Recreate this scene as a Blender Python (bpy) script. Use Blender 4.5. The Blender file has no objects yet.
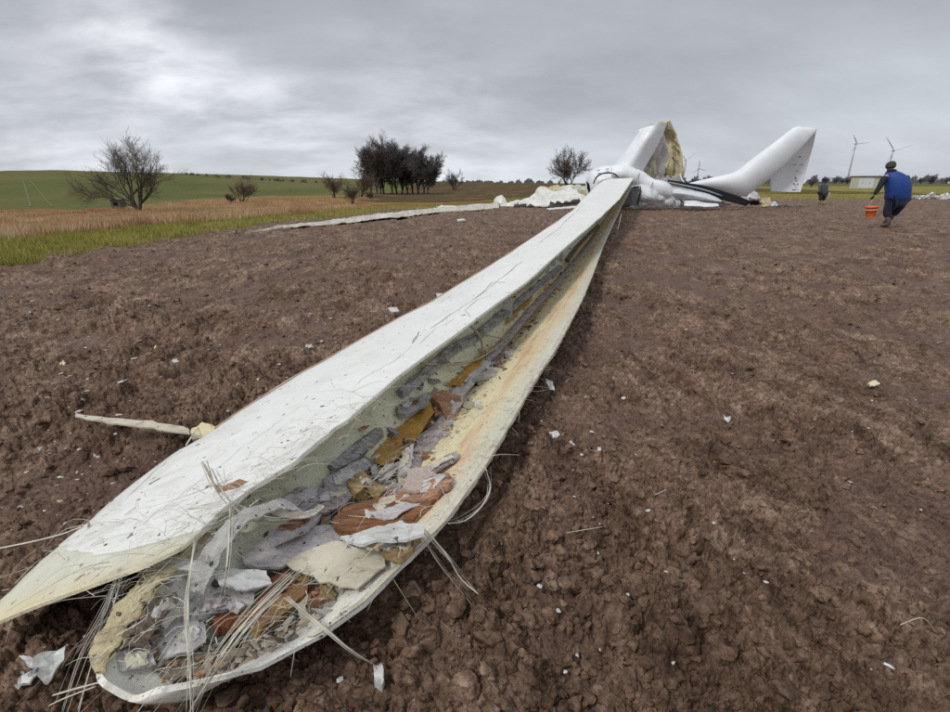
import bpy, bmesh, math, random
import numpy as np
from mathutils import Vector, Matrix, noise as mnoise
from mathutils.bvhtree import BVHTree
random.seed(7); np.random.seed(7)
S = bpy.context.scene
COL = S.collection
# ------------------------------------------------------------------ camera
CAMH, TILT, FPX, CX, CY = 1.3, math.radians(19.4), 490.0, 475.0, 356.0
cam_d = bpy.data.cameras.new('camera'); cam = bpy.data.objects.new('camera', cam_d); COL.objects.link(cam)
cam.location = (0, 0, CAMH); cam.rotation_euler = (math.radians(90) - TILT, 0, 0)
cam_d.sensor_width = 36; cam_d.lens = FPX / 950 * 36; cam_d.clip_start = 0.05; cam_d.clip_end = 8000
S.camera = cam
def ray(px, py):
    dx, dy = (px - CX) / FPX, -(py - CY) / FPX
    return Vector((dx, math.cos(TILT) + dy * math.sin(TILT), -math.sin(TILT) + dy * math.cos(TILT)))
def at_z(px, py, z=0.0):
    d = ray(px, py); return Vector((0, 0, CAMH)) + d * ((z - CAMH) / d.z)
def at_y(px, py, y):
    d = ray(px, py); return Vector((0, 0, CAMH)) + d * (y / d.y)
# ------------------------------------------------------------------ light and sky
SUN_EL, SUN_AZ = math.radians(50), math.radians(-135)      # azimuth measured from +Y towards +X
W = bpy.data.worlds.new('World'); S.world = W; W.use_nodes = True
nt = W.node_tree; nt.nodes.clear()
def N(t, **kw):
    n = nt.nodes.new(t)
    for k, v in kw.items(): setattr(n, k, v)
    return n
def L(a, b): nt.links.new(a, b)
def M(op, a, b=None, c=None, clamp=False):
    n = N('ShaderNodeMath', operation=op); n.use_clamp = clamp
    for i, v in enumerate((a, b, c)):
        if v is None: continue
        if isinstance(v, (int, float)): n.inputs[i].default_value = v
        else: L(v, n.inputs[i])
    return n.outputs[0]
tc = N('ShaderNodeTexCoord'); sep = N('ShaderNodeSeparateXYZ'); L(tc.outputs['Generated'], sep.inputs[0])
X, Y, Z = sep.outputs
den = M('ADD', M('MAXIMUM', Z, 0.0), 0.32)
comb = N('ShaderNodeCombineXYZ'); L(M('DIVIDE', X, den), comb.inputs[0]); L(M('DIVIDE', Y, den), comb.inputs[1])
def wnoise(scale, detail, rough, dist, loc, rot=0.0, sc=(1, 1, 1)):
    mp = N('ShaderNodeMapping'); L(comb.outputs[0], mp.inputs[0]); mp.inputs['Location'].default_value = loc
    mp.inputs['Rotation'].default_value = (0, 0, rot); mp.inputs['Scale'].default_value = sc
    n = N('ShaderNodeTexNoise'); L(mp.outputs[0], n.inputs['Vector'])
    n.inputs['Scale'].default_value = scale; n.inputs['Detail'].default_value = detail
    n.inputs['Roughness'].default_value = rough; n.inputs['Distortion'].default_value = dist
    return n.outputs['Fac']
n1 = wnoise(1.0, 5, 0.45, 0.1, (7.7, 2.3, 0), -0.45, (0.75, 1.2, 1))
n2 = wnoise(3.6, 6, 0.55, 0.15, (2.3, 7.7, 0), -0.45, (0.8, 1.25, 1))
ramp = N('ShaderNodeValToRGB'); L(Z, ramp.inputs[0])
els = ramp.color_ramp.elements
SKY = [(0.0, .60), (0.05, .56), (0.13, .49), (0.25, .415), (0.40, .365), (0.62, .56), (1.0, 1.0)]
els[0].position, els[1].position = SKY[0][0], SKY[-1][0]
for p, v in SKY[1:-1]: els.new(p)
for e, (p, v) in zip(sorted(els, key=lambda e: e.position), SKY): e.color = (v * .875, v * .925, v, 1)
shade = M('ADD', 0.32, M('ADD', M('MULTIPLY', n1, 1.0), M('MULTIPLY', n2, 0.40)))
bd = ray(172, 74).normalized()
bd2 = ray(420, 142).normalized()
bd3 = ray(60, 140).normalized()
def spot(d, width, amp):
    dp = N('ShaderNodeVectorMath', operation='DOT_PRODUCT'); L(tc.outputs['Generated'], dp.inputs[0]); dp.inputs[1].default_value = d
    f = M('DIVIDE', M('SUBTRACT', dp.outputs['Value'], math.cos(width)), 1 - math.cos(width), clamp=True)
    f = M('MULTIPLY', f, M('MULTIPLY', f, f))
    return M('MULTIPLY', f, M('MULTIPLY', M('ADD', M('MULTIPLY', M('SUBTRACT', n2, 0.38), 3.2, clamp=True), .25), amp))
gap = M('ADD', M('ADD', M('ADD', M('ADD', spot(ray(130, 42).normalized(), 0.16, 0.26), spot(ray(172, 66).normalized(), 0.14, 0.14)), M('ADD', spot(ray(225, 92).normalized(), 0.13, 0.10), spot(ray(275, 112).normalized(), 0.15, 0.22))), spot(bd2, 0.30, 0.16)), spot(bd3, 0.34, 0.18))

mul = N('ShaderNodeVectorMath', operation='SCALE'); L(ramp.outputs[0], mul.inputs[0]); L(shade, mul.inputs['Scale'])
addc = N('ShaderNodeVectorMath', operation='ADD'); L(mul.outputs[0], addc.inputs[0])
cg = N('ShaderNodeCombineXYZ')
for i in range(3): L(gap, cg.inputs[i])
L(cg.outputs[0], addc.inputs[1])
bg = N('ShaderNodeBackground'); L(addc.outputs[0], bg.inputs[0]); bg.inputs[1].default_value = 1.0
sk = N('ShaderNodeTexSky', sky_type='NISHITA'); sk.sun_disc = False; sk.sun_elevation = SUN_EL; sk.sun_rotation = SUN_AZ
bs = N('ShaderNodeBackground'); L(sk.outputs[0], bs.inputs[0]); bs.inputs[1].default_value = 0.06
mx = N('ShaderNodeMixShader'); mx.inputs[0].default_value = 0.94; L(bs.outputs[0], mx.inputs[1]); L(bg.outputs[0], mx.inputs[2])
wo = N('ShaderNodeOutputWorld'); L(mx.outputs[0], wo.inputs[0])
sl = bpy.data.lights.new('sun', 'SUN'); sun = bpy.data.objects.new('sun', sl); COL.objects.link(sun)
sl.energy = 1.5; sl.angle = math.radians(11); sl.color = (1.0, 0.985, 0.96)
sd = Vector((math.sin(SUN_AZ) * math.cos(SUN_EL), math.cos(SUN_AZ) * math.cos(SUN_EL), math.sin(SUN_EL)))
sun.rotation_euler = sd.to_track_quat('Z', 'Y').to_euler()
S.view_settings.view_transform = 'Standard'; S.view_settings.look = 'None'; S.view_settings.gamma = 1.0
S.view_settings.use_curve_mapping = False; S.view_settings.exposure = 0.22
S.cycles.use_denoising = False; S.cycles.max_bounces = 5; S.cycles.diffuse_bounces = 3

# ------------------------------------------------------------------ materials
def srgb(r, g, b):
    f = lambda c: (c / 255 / 12.92) if c / 255 <= .04045 else ((c / 255 + .055) / 1.055) ** 2.4
    return (f(r), f(g), f(b))
class Mt:
    def __init__(s, name, rough=0.7, spec=0.4):
        s.m = bpy.data.materials.new(name); s.m.use_nodes = True; s.t = s.m.node_tree
        s.b = s.t.nodes['Principled BSDF']; s.b.inputs['Roughness'].default_value = rough
        s.b.inputs['Specular IOR Level'].default_value = spec
    def n(s, t, **kw):
        n = s.t.nodes.new(t)
        for k, v in kw.items(): setattr(n, k, v)
        return n
    def l(s, a, b): s.t.links.new(a, b)
    def coord(s, which='Object', sc=(1, 1, 1), rot=(0, 0, 0)):
        if which == 'World': c = s.n('ShaderNodeNewGeometry').outputs['Position']
        else: c = s.n('ShaderNodeTexCoord').outputs[which]
        mp = s.n('ShaderNodeMapping'); s.l(c, mp.inputs[0]); mp.inputs['Scale'].default_value = sc; mp.inputs['Rotation'].default_value = rot
        return mp.outputs[0]
    def noise(s, vec, scale, detail=5, rough=.6, dist=0.0):
        n = s.n('ShaderNodeTexNoise'); s.l(vec, n.inputs['Vector']); n.inputs['Scale'].default_value = scale
        n.inputs['Detail'].default_value = detail; n.inputs['Roughness'].default_value = rough; n.inputs['Distortion'].default_value = dist
        return n.outputs['Fac']
    def vor(s, vec, scale, feature='F1'):
        n = s.n('ShaderNodeTexVoronoi', feature=feature); s.l(vec, n.inputs['Vector']); n.inputs['Scale'].default_value = scale
        return n
    def ramp(s, fac, stops, interp='LINEAR'):
        r = s.n('ShaderNodeValToRGB'); s.l(fac, r.inputs[0]); e = r.color_ramp.elements; r.color_ramp.interpolation = interp
        e[0].position, e[1].position = stops[0][0], stops[-1][0]
        for p, c in stops[1:-1]: e.new(p)
        for el, (p, c) in zip(e, stops):
            el.color = (c, c, c, 1) if isinstance(c, (int, float)) else (*c, 1)
        return r.outputs[0]
    def mix(s, fac, a, b, mode='MIX'):
        n = s.n('ShaderNodeMix', data_type='RGBA', blend_type=mode)
        for sock, v in ((n.inputs[0], fac), (n.inputs[6], a), (n.inputs[7], b)):
            if isinstance(v, (int, float)): sock.default_value = v if sock == n.inputs[0] else (v, v, v, 1)
            elif isinstance(v, tuple): sock.default_value = (*v, 1)
            else: s.l(v, sock)
        return n.outputs[2]
    def math(s, op, a, b=None, clamp=False):
        n = s.n('ShaderNodeMath', operation=op); n.use_clamp = clamp
        for i, v in enumerate((a, b)):
            if v is None: continue
            if isinstance(v, (int, float)): n.inputs[i].default_value = v
            else: s.l(v, n.inputs[i])
        return n.outputs[0]
    def col(s, c):
        if isinstance(c, tuple): s.b.inputs['Base Color'].default_value = (*c, 1)
        else: s.l(c, s.b.inputs['Base Color'])
        return s
    def bump(s, h, dist=.01, strength=1.0, prev=None):
        n = s.n('ShaderNodeBump'); s.l(h, n.inputs['Height']); n.inputs['Distance'].default_value = dist; n.inputs['Strength'].default_value = strength
        s.l(n.outputs[0], s.b.inputs['Normal']); return s
def simple(name, c1, c2, scale=6.0, rough=.7, bump=0.004, sc=(1, 1, 1), spec=.4, specks=0.0, speckcol=(.03, .02, .015), speckscale=9, grain=0.0):
    """two-tone grained material, optional dirt specks"""
    m = Mt(name, rough, spec); v = m.coord('World', sc)
    n = m.noise(v, scale, 6, .65, .3)
    c = m.mix(m.ramp(n, [(.32, 0.), (.68, 1.)]), c1, c2)
    if grain:
        g = m.noise(m.coord('Object', (9, 70, 30), (0, 0, .75)), 1.0, 5, .65, .3)
        c = m.mix(m.math('MULTIPLY', m.ramp(g, [(.40, 1.), (.56, 0.)]), grain), c, tuple(q * .42 for q in c2))
        c = m.mix(m.math('MULTIPLY', m.ramp(g, [(.56, 0.), (.66, 1.)]), grain * .6), c, tuple(min(.8, q * 1.35 + .03) for q in c1))
    if specks:
        vv = m.coord('World')
        c = m.mix(m.ramp(m.noise(vv, speckscale * 4, 3, .6), [(.72 - specks * .2, 0.), (.76 - specks * .2, .9)]), c, speckcol)
        c = m.mix(m.ramp(m.noise(vv, speckscale * 1.2, 6, .75, .8), [(.50, 0.), (.72, .75)]), c, (.20, .145, .105))
    m.col(c)
    if bump: m.bump(m.noise(v, scale * 4, 5, .7), bump)
    return m.m
# ------------------------------------------------------------------ object helpers
def link(name, me, mat=None, parent=None, **props):
    o = bpy.data.objects.new(name, me); COL.objects.link(o)
    if mat and me is not None and not me.materials: me.materials.append(mat)
    if parent: o.parent = parent
    for k, v in props.items(): o[k] = v
    return o
def thing(name, label, cat, loc=(0, 0, 0), group=None):
    o = bpy.data.objects.new(name, None); COL.objects.link(o); o.location = loc; o.empty_display_size = .2
    o['label'] = label; o['category'] = cat
    if group: o['group'] = group
    return o
def adopt(parent, *kids):
    for k in kids: k.parent = parent; k.matrix_parent_inverse = Matrix.Translation(-Vector(parent.location))
def mesh(name, V, F, smooth=False):
    me = bpy.data.meshes.new(name); me.from_pydata([tuple(v) for v in V], [], F)
    if smooth: me.shade_smooth()
    me.update(); return me
def npmesh(name, V, F, smooth=True):
    """fast mesh from numpy arrays; F all of one arity"""
    me = bpy.data.meshes.new(name); k = F.shape[1]
    me.vertices.add(len(V)); me.vertices.foreach_set('co', V.astype(np.float32).ravel())
    me.loops.add(F.size); me.loops.foreach_set('vertex_index', F.astype(np.int32).ravel())
    me.polygons.add(len(F)); me.polygons.foreach_set('loop_start', (np.arange(len(F)) * k).astype(np.int32))
    me.polygons.foreach_set('use_smooth', np.full(len(F), smooth))
    me.update(calc_edges=True); return me
def interp(tab, x): return float(np.interp(x, [t[0] for t in tab], [t[1] for t in tab]))
# ------------------------------------------------------------------ numpy noise
def _hash(ix, iy, seed):
    h = (ix.astype(np.int64) * 374761393 + iy.astype(np.int64) * 668265263 + seed * 1442695041) & 0xFFFFFFFF
    h = ((h ^ (h >> 13)) * 1274126177) & 0xFFFFFFFF
    return (h ^ (h >> 16)) & 0xFFFFFFFF
def rnd(ix, iy, seed): return _hash(ix, iy, seed) / 4294967295.0
def vnoise(x, y, seed):
    ix, iy = np.floor(x), np.floor(y); fx, fy = x - ix, y - iy
    def g(ax, ay):
        a = rnd(ix + ax, iy + ay, seed) * 2 * np.pi
        return np.cos(a) * (fx - ax) + np.sin(a) * (fy - ay)
    u, v = fx * fx * fx * (fx * (fx * 6 - 15) + 10), fy * fy * fy * (fy * (fy * 6 - 15) + 10)
    return ((g(0, 0) * (1 - u) + g(1, 0) * u) * (1 - v) + (g(0, 1) * (1 - u) + g(1, 1) * u) * v) * 1.5
def fbm(x, y, scale, octs, seed, gain=.5):
    t, a, s = 0, 1.0, scale
    for i in range(octs):
        t = t + a * vnoise(x * s + 17.3 * i, y * s - 9.1 * i, seed + i); a *= gain; s *= 2.03
    return t
def clods(x, y, size, seed, tilt=1.0, keep=.8):
    """overlapping faceted lumps: the highest of the nearby tilted blocks"""
    wx = x + size * .45 * fbm(x, y, 1.3 / size, 3, seed + 50); wy = y + size * .45 * fbm(x, y, 1.3 / size, 3, seed + 60)
    gx, gy = wx / size, wy / size; ix, iy = np.floor(gx), np.floor(gy)
    best = np.zeros_like(x)
    for ax in (-1, 0, 1):
        for ay in (-1, 0, 1):
            cx, cy = ix + ax, iy + ay
            px, py = cx + rnd(cx, cy, seed), cy + rnd(cx, cy, seed + 1)
            r = .45 + .55 * rnd(cx, cy, seed + 2); h = .35 + .65 * rnd(cx, cy, seed + 3)
            h = np.where(rnd(cx, cy, seed + 7) < keep, h, 0.0)
            an = rnd(cx, cy, seed + 4) * 6.283; el = .75 + .5 * rnd(cx, cy, seed + 5)
            dx, dy = gx - px, gy - py
            ux, uy = dx * np.cos(an) + dy * np.sin(an), -dx * np.sin(an) + dy * np.cos(an)
            d = (np.abs(ux / el) ** 2.6 + np.abs(uy * el) ** 2.6) ** (1 / 2.6)
            prof = np.clip((r - d) / (.50 * r), 0, 1); prof = prof ** .75
            tz = tilt * (rnd(cx, cy, seed + 6) - .3) * (ux + .3 * uy)
            best = np.maximum(best, prof * np.clip(h + tz, 0, 1.6))
    return best * size
def blocks(x, y, size, seed, gapw=.16, warp=.35):
    """crumbled soil: packed lumps of uneven height and tilt parted by dark crevices"""
    wx = x + size * warp * fbm(x, y, 1.1 / size, 3, seed + 50); wy = y + size * warp * fbm(x, y, 1.1 / size, 3, seed + 60)
    gx, gy = wx / size, wy / size; ix, iy = np.floor(gx), np.floor(gy)
    f1 = np.full(x.shape, 9.0); f2 = np.full(x.shape, 9.0); hh = np.zeros(x.shape); tt = np.zeros(x.shape)
    for ax in (-1, 0, 1):
        for ay in (-1, 0, 1):
            cx, cy = ix + ax, iy + ay; px, py = cx + rnd(cx, cy, seed), cy + rnd(cx, cy, seed + 1)
            dx, dy = gx - px, gy - py; d = np.hypot(dx, dy) * (.8 + .5 * rnd(cx, cy, seed + 5)); near = d < f1
            f2 = np.where(near, f1, np.minimum(f2, d)); f1 = np.where(near, d, f1)
            an = rnd(cx, cy, seed + 4) * 6.283; tl = .55 * rnd(cx, cy, seed + 6)
            hh = np.where(near, rnd(cx, cy, seed + 3), hh); tt = np.where(near, tl * (dx * np.cos(an) + dy * np.sin(an)), tt)
    e = np.clip((f2 - f1) / gapw, 0, 1); prof = 1 - (1 - e) ** 2
    dome = 1 - np.clip(f1, 0, 1) ** 2 * .5
    return size * (prof * (.35 + .75 * hh + tt) * dome)
# ------------------------------------------------------------------ field outline (metres, on the ground)
LEFT_EDGE = [at_z(px, py) for px, py in ((-260, 310), (0, 268), (100, 249), (200, 233), (300, 220), (400, 209.5), (470, 204.5))]
FIELD = [(p.x, p.y) for p in LEFT_EDGE] + [(6, 39), (14, 43), (22, 47), (31, 45), (48, 45), (80, 44), (110, 40), (110, -60), (-20, -60), (-22, 0)]
def edge_dist(x, y, poly):
    """signed distance to the polygon: positive outside"""
    d = np.full(x.shape, 1e9); inside = np.zeros(x.shape, bool); n = len(poly)
    for i in range(n):
        (ax, ay), (bx, by) = poly[i], poly[(i + 1) % n]
        ex, ey = bx - ax, by - ay
        t = np.clip(((x - ax) * ex + (y - ay) * ey) / (ex * ex + ey * ey), 0, 1)
        d = np.minimum(d, np.hypot(x - ax - t * ex, y - ay - t * ey))
        c = ((ay > y) != (by > y)) & (x < (bx - ax) * (y - ay) / (by - ay + 1e-12) + ax)
        inside ^= c
    return np.where(inside, -d, d)
def sm(a, b, x):
    t = np.clip((x - a) / (b - a), 0, 1); return t * t * (3 - 2 * t)
TOPPX = ([-1.4, -.97, -.80, -.55, -.38, -.2, -.1, .05, .3, 1.0, 1.6], [13, 13, 14, 11.5, 8, 4.2, 2.2, .6, -1, -.5, -.5])
STARTY = ([-1.4, -.97, -.70, -.5, -.35, -.2, 0, .2, 1.5], [60, 62, 72, 120, 150, 170, 200, 260, 260])
def terrain(x, y):
    x = np.asarray(x, float); y = np.asarray(y, float)
    d = edge_dist(x, y, FIELD); yy = np.maximum(y, 1.0); az = x / yy
    left = sm(.35, -.15, az)
    drop = 2.0 * sm(0, 34, d) * left
    y0 = np.interp(az, *STARTY); y1 = y0 + 150
    amp = np.interp(az, *TOPPX) * y1 / 551 + CAMH + drop
    z = -drop + amp * (sm(y0 - 15, y1 + 60, yy) * .35 + .65 * np.clip((yy - y0) / 150, 0, 1) * sm(y0 - 10, y0 + 50, yy))
    z = z + (sm(y1, y1 + 900, yy)) * (-4.0) * left
    z = z + .12 * fbm(x, y, .11, 3, 5) * sm(1, 8, d) + .5 * fbm(x, y, .012, 2, 8) * sm(60, 200, yy)
    return z, d
def tz(x, y): return float(terrain(np.array([x]), np.array([y]))[0][0])
# outer land, polar sheet split by land use
nb, nr = 620, 420
th = np.radians(np.linspace(-68, 68, nb)); rr = np.concatenate([np.geomspace(4, 420, nr - 60), np.geomspace(440, 6000, 60)])
R_, T_ = np.meshgrid(rr, th, indexing='ij'); xx, yy_ = R_ * np.sin(T_), R_ * np.cos(T_)
zz, dd = terrain(xx, yy_)
zz = zz - .30 * sm(.1, -.8, dd)
V = np.stack([xx, yy_, zz], -1).reshape(-1, 3)
I = np.arange(nr * nb).reshape(nr, nb)
F = np.stack([I[:-1, :-1], I[1:, :-1], I[1:, 1:], I[:-1, 1:]], -1)[:, ::1].reshape(-1, 4)[:, ::-1]
fx, fy, fd = V[F].mean(1)[:, 0], V[F].mean(1)[:, 1], dd.ravel()[F].mean(1)
az = fx / np.maximum(fy, 1); wob = fbm(fx, fy, .06, 3, 31) * 5
vergew = np.interp(az, [-1.2, -.95, -.6, -.3, 0, .2, .5, 1.2], [5.5, 4.6, 4.0, 2.6, 1.0, 10, 24, 30])
y0f = np.interp(az, *STARTY)
zone = np.where(fd < vergew + wob * .12, 0, np.where(fy < y0f * np.interp(az, [-1, -.5, -.2, .1], [1.0, .95, .9, .8]) + wob * np.interp(az, [-1, -.4], [.5, 2]), 1, 2))
zone = np.where((az > .12) & (zone == 1), 0, zone)
def grassmat(name, cols, sc, bump=.05, tracks=False):
    m = Mt(name, .9, .1); v = m.coord('World')
    n = m.noise(v, sc, 6, .65, .6); n2 = m.noise(m.coord('World', (1, .25, 1)), sc * 5, 4, .7)
    f = m.math('ADD', m.math('MULTIPLY', n, .65), m.math('MULTIPLY', n2, .35))
    k = len(cols); c = m.ramp(f, [(.34 + .32 * i / (k - 1), cols[i]) for i in range(k)])
    m.col(c); m.bump(m.noise(v, 7, 6, .75), bump); return m.m
mat_verge = grassmat('verge_grass', [srgb(104, 92, 60), srgb(122, 114, 64), srgb(136, 126, 70), srgb(142, 126, 82)], .35)
mat_meadow = grassmat('meadow_grass', [srgb(92, 64, 42), srgb(130, 90, 54), srgb(140, 108, 66), srgb(122, 104, 56), srgb(98, 98, 48)], .05, .1)
mat_hill = grassmat('winter_crop', [srgb(72, 78, 40), srgb(86, 90, 46), srgb(100, 96, 56), srgb(112, 96, 66)], .012, .03)
NAMES = [('grass_verge', mat_verge), ('meadow', mat_meadow), ('hill', mat_hill)]
for k, (nm, mt) in enumerate(NAMES):
    f = F[zone == k]; used, inv = np.unique(f, return_inverse=True)
    link(nm, npmesh(nm, V[used], inv.reshape(-1, 4)), mt, kind='structure')
# far brown field beyond the wreck: its own sheet following the land, a little higher
def patch(name, poly, mt, lift, nx=60, ny=60):
    (a, b, c, e) = [Vector((*p, 0)) for p in poly]; vs = []
    for j in range(ny + 1):
        for i in range(nx + 1):
            u, v = i / nx, j / ny; p = (a * (1 - u) + b * u) * (1 - v) + (e * (1 - u) + c * u) * v
            vs.append((p.x, p.y))
    vs = np.array(vs); z, _ = terrain(vs[:, 0], vs[:, 1])
    ii = np.arange((nx + 1) * (ny + 1)).reshape(ny + 1, nx + 1)
    ff = np.stack([ii[:-1, :-1], ii[:-1, 1:], ii[1:, 1:], ii[1:, :-1]], -1).reshape(-1, 4)
    return link(name, npmesh(name, np.c_[vs, z + lift], ff), mt, kind='structure')
mat_farsoil = grassmat('far_soil', [srgb(72, 58, 40), srgb(84, 68, 44), srgb(94, 78, 50)], .03, .05)
patch('far_field', [(-26, 100), (60, 60), (150, 900), (-40, 600)], mat_farsoil, .05)
patch('far_field', [(-30, 50), (0.5, 36), (30, 60), (-16, 78)], grassmat('rough_stubble', [srgb(98, 76, 52), srgb(112, 88, 58), srgb(104, 98, 56)], .1), .02)
# tractor tracks up the green hill
for off in (0, 3.2):
    vs = []
    for j in range(41):
        t = j / 40; y = 74 + 75 * t; x = -.868 * y + off * (1 - .45 * t)
        for w in (-.16, .16): vs.append((x + w, y))
    vs = np.array(vs); z, _ = terrain(vs[:, 0], vs[:, 1])
    ii = np.arange(82).reshape(41, 2); ff = np.stack([ii[:-1, 0], ii[:-1, 1], ii[1:, 1], ii[1:, 0]], -1)
    link('tractor_track', npmesh('tractor_track', np.c_[vs, z + .06], ff), simple('track_soil', srgb(98, 100, 58), srgb(90, 92, 50)), kind='structure')

# ------------------------------------------------------------------ the ploughed field, real relief
nc = 1120; thf = np.radians(np.linspace(-55, 55, nc))
rs = [.42]
while rs[-1] < 120:
    r = rs[-1]; rs.append(r + min(max((r * r + CAMH ** 2) / (CAMH * 560) * 1.0, .0028), .0085 * r))
rs = np.array(rs); R_, T_ = np.meshgrid(rs, thf, indexing='ij'); gx, gy = R_ * np.sin(T_), R_ * np.cos(T_)
fdist = edge_dist(gx, gy, FIELD)
SM = sm(.05, .45, fbm(gx, gy, .9, 3, 77) + .15 * fbm(gx, gy, 5, 2, 79))            # trodden, smeared patches
SM = np.maximum(SM, .9 * np.exp(-((gx - .30 - .18 * (gy - 1.3)) / .10) ** 2) * sm(.6, .9, gy) * sm(3.2, 2.0, gy))
def field_h(x, y, r, smear):
    base = .05 * fbm(x, y, .22, 3, 11) + .022 * fbm(x, y, 1.1, 3, 15)
    rough = .74 + .6 * np.clip(fbm(x, y, .5, 2, 90) + .5, 0, 1); rough = rough * (1 - .60 * smear)
    c1 = clods(x, y, .27, 101, 1.1, .55) * .22
    c2 = blocks(x, y, .12, 201, .34) * .30
    c3 = blocks(x, y, .054, 301, .48) * .42
    c4 = blocks(x, y, .025, 401, .5) * .50
    fade4 = sm(6, 2, r); fade3 = sm(9, 3.5, r)
    cr = np.abs(fbm(x, y, 6.5, 3, 500)); crack = -.012 * sm(.10, 0.0, cr)
    furrow = .012 * np.sin((x * .92 - y * .35) * 2 * np.pi / .34 + 2 * fbm(x, y, .7, 2, 9))
    return base + furrow + rough * (c1 + c2 + c3 * (.25 + .75 * fade3) + c4 * fade4) + crack * sm(9, 3, r) + .004 * fbm(x, y, 40, 3, 61) * fade4
gz = field_h(gx, gy, R_, SM) - .035
gz = gz - .45 * sm(.0, 1.6, fdist)
V = np.stack([gx, gy, gz], -1).reshape(-1, 3)
keep = (fdist < 2.2)
I = np.arange(V.shape[0]).reshape(gx.shape)
km = keep[:-1, :-1] & keep[1:, 1:]
F = np.stack([I[:-1, :-1], I[:-1, 1:], I[1:, 1:], I[1:, :-1]], -1)[km]
used, inv = np.unique(F, return_inverse=True)
fm = npmesh('ploughed_field', V[used], inv.reshape(-1, 4))
at = fm.attributes.new('smear', 'FLOAT', 'POINT'); at.data.foreach_set('value', SM.ravel()[used].astype(np.float32))
print('field tris', 2 * len(F))
m = Mt('soil', .55, .20); v = m.coord('World')
a = m.n('ShaderNodeAttribute', attribute_name='smear').outputs['Fac']
nA = m.noise(v, 1.6, 6, .7, .4); nB = m.noise(v, 22, 5, .7)
nC = m.noise(m.coord('World', (1, .35, 1)), 5, 5, .75, .5)
f = m.math('ADD', m.math('MULTIPLY', nA, .25), m.math('ADD', m.math('MULTIPLY', nB, .38), m.math('MULTIPLY', nC, .37)))
SOILS = [(.39, (.052, .029, .019)), (.46, (.128, .075, .047)), (.53, (.228, .143, .097)), (.61, (.42, .29, .208))]
c = m.ramp(f, SOILS)
c = m.mix(m.math('MULTIPLY', a, .62), c, m.ramp(nB, [(.3, (.120, .068, .050)), (.7, (.175, .108, .082))]))
m.col(c)
m.l(m.ramp(m.noise(v, 3.2, 4, .6), [(.35, .42), (.65, .85)]), m.b.inputs['Roughness'])
h = m.math('ADD', m.noise(v, 60, 7, .75), m.math('MULTIPLY', m.noise(v, 14, 5, .7), 2.0)); vb = m.vor(v, 19); vb2 = m.vor(v, 47)
m.bump(m.math('ADD', h, m.math('MULTIPLY', m.math('ADD', vb.outputs['Distance'], m.math('MULTIPLY', vb2.outputs['Distance'], .5)), -3.0)), .010, 1.0)
SOIL = m.m
FIELD_OBJ = link('ploughed_field', fm, SOIL, kind='structure')
def gh(x, y):
    x_, y_ = np.array([x], float), np.array([y], float)
    s = sm(.05, .45, fbm(x_, y_, .9, 3, 77) + .15 * fbm(x_, y_, 5, 2, 79))
    return float(field_h(x_, y_, np.hypot(x_, y_), s)[0]) - .035
# loose clods lying on the field
def clod_template(seed):
    rg = np.random.RandomState(seed); bm = bmesh.new(); bmesh.ops.create_icosphere(bm, subdivisions=2, radius=1)
    pl = [(Vector(rg.normal(size=3)).normalized(), rg.uniform(.45, .8)) for _ in range(9)]
    for v in bm.verts:
        for n_, d_ in pl:
            q = v.co.dot(n_)
            if q > d_: v.co -= n_ * (q - d_)
        v.co *= 1 + .3 * mnoise.noise(v.co * 2.2 + Vector((seed, 0, 0))) + .16 * mnoise.noise(v.co * 5.5 + Vector((seed, 3, 0)))
    bm.verts.ensure_lookup_table(); V_ = np.array([v.co[:] for v in bm.verts]); F_ = np.array([[v.index for v in f.verts] for f in bm.faces]); bm.free(); return V_, F_
TEMPL = [clod_template(i) for i in range(7)]
Vs, Fs, base = [], [], 0; rg = np.random.RandomState(3)
n_c = 7000
rad = .6 * (30 / .6) ** (rg.rand(n_c) ** 1.25); ang = np.radians(rg.uniform(-52, 52, n_c)); cxs, cys = rad * np.sin(ang), rad * np.cos(ang)
cs = rg.lognormal(math.log(.012), .5, n_c) * (1 + rad * .05)
ed = edge_dist(cxs, cys, FIELD); sme = sm(.05, .45, fbm(cxs, cys, .9, 3, 77) + .15 * fbm(cxs, cys, 5, 2, 79))
chz = field_h(cxs, cys, rad, sme) - .035
for i in range(n_c):
    if ed[i] > -.3: continue
    V_, F_ = TEMPL[rg.randint(7)]; s = min(cs[i], .045); q = rg.uniform(0, 6.28); c_, s_ = math.cos(q), math.sin(q)
    sx, sy, sz = s * rg.uniform(.8, 1.4), s * rg.uniform(.8, 1.2), s * rg.uniform(.5, .9)
    P = V_ * (sx, sy, sz); P = np.c_[P[:, 0] * c_ - P[:, 1] * s_, P[:, 0] * s_ + P[:, 1] * c_, P[:, 2]]
    Vs.append(P + (cxs[i], cys[i], chz[i] + sz * .15)); Fs.append(F_ + base); base += len(V_)
cl = link('soil_clods', npmesh('soil_clods', np.concatenate(Vs), np.concatenate(Fs), False), None, kind='stuff', label='loose crumbled lumps of brown soil lying all over the ploughed field', category='soil clods')
cl.data.materials.append(SOIL)
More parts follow.
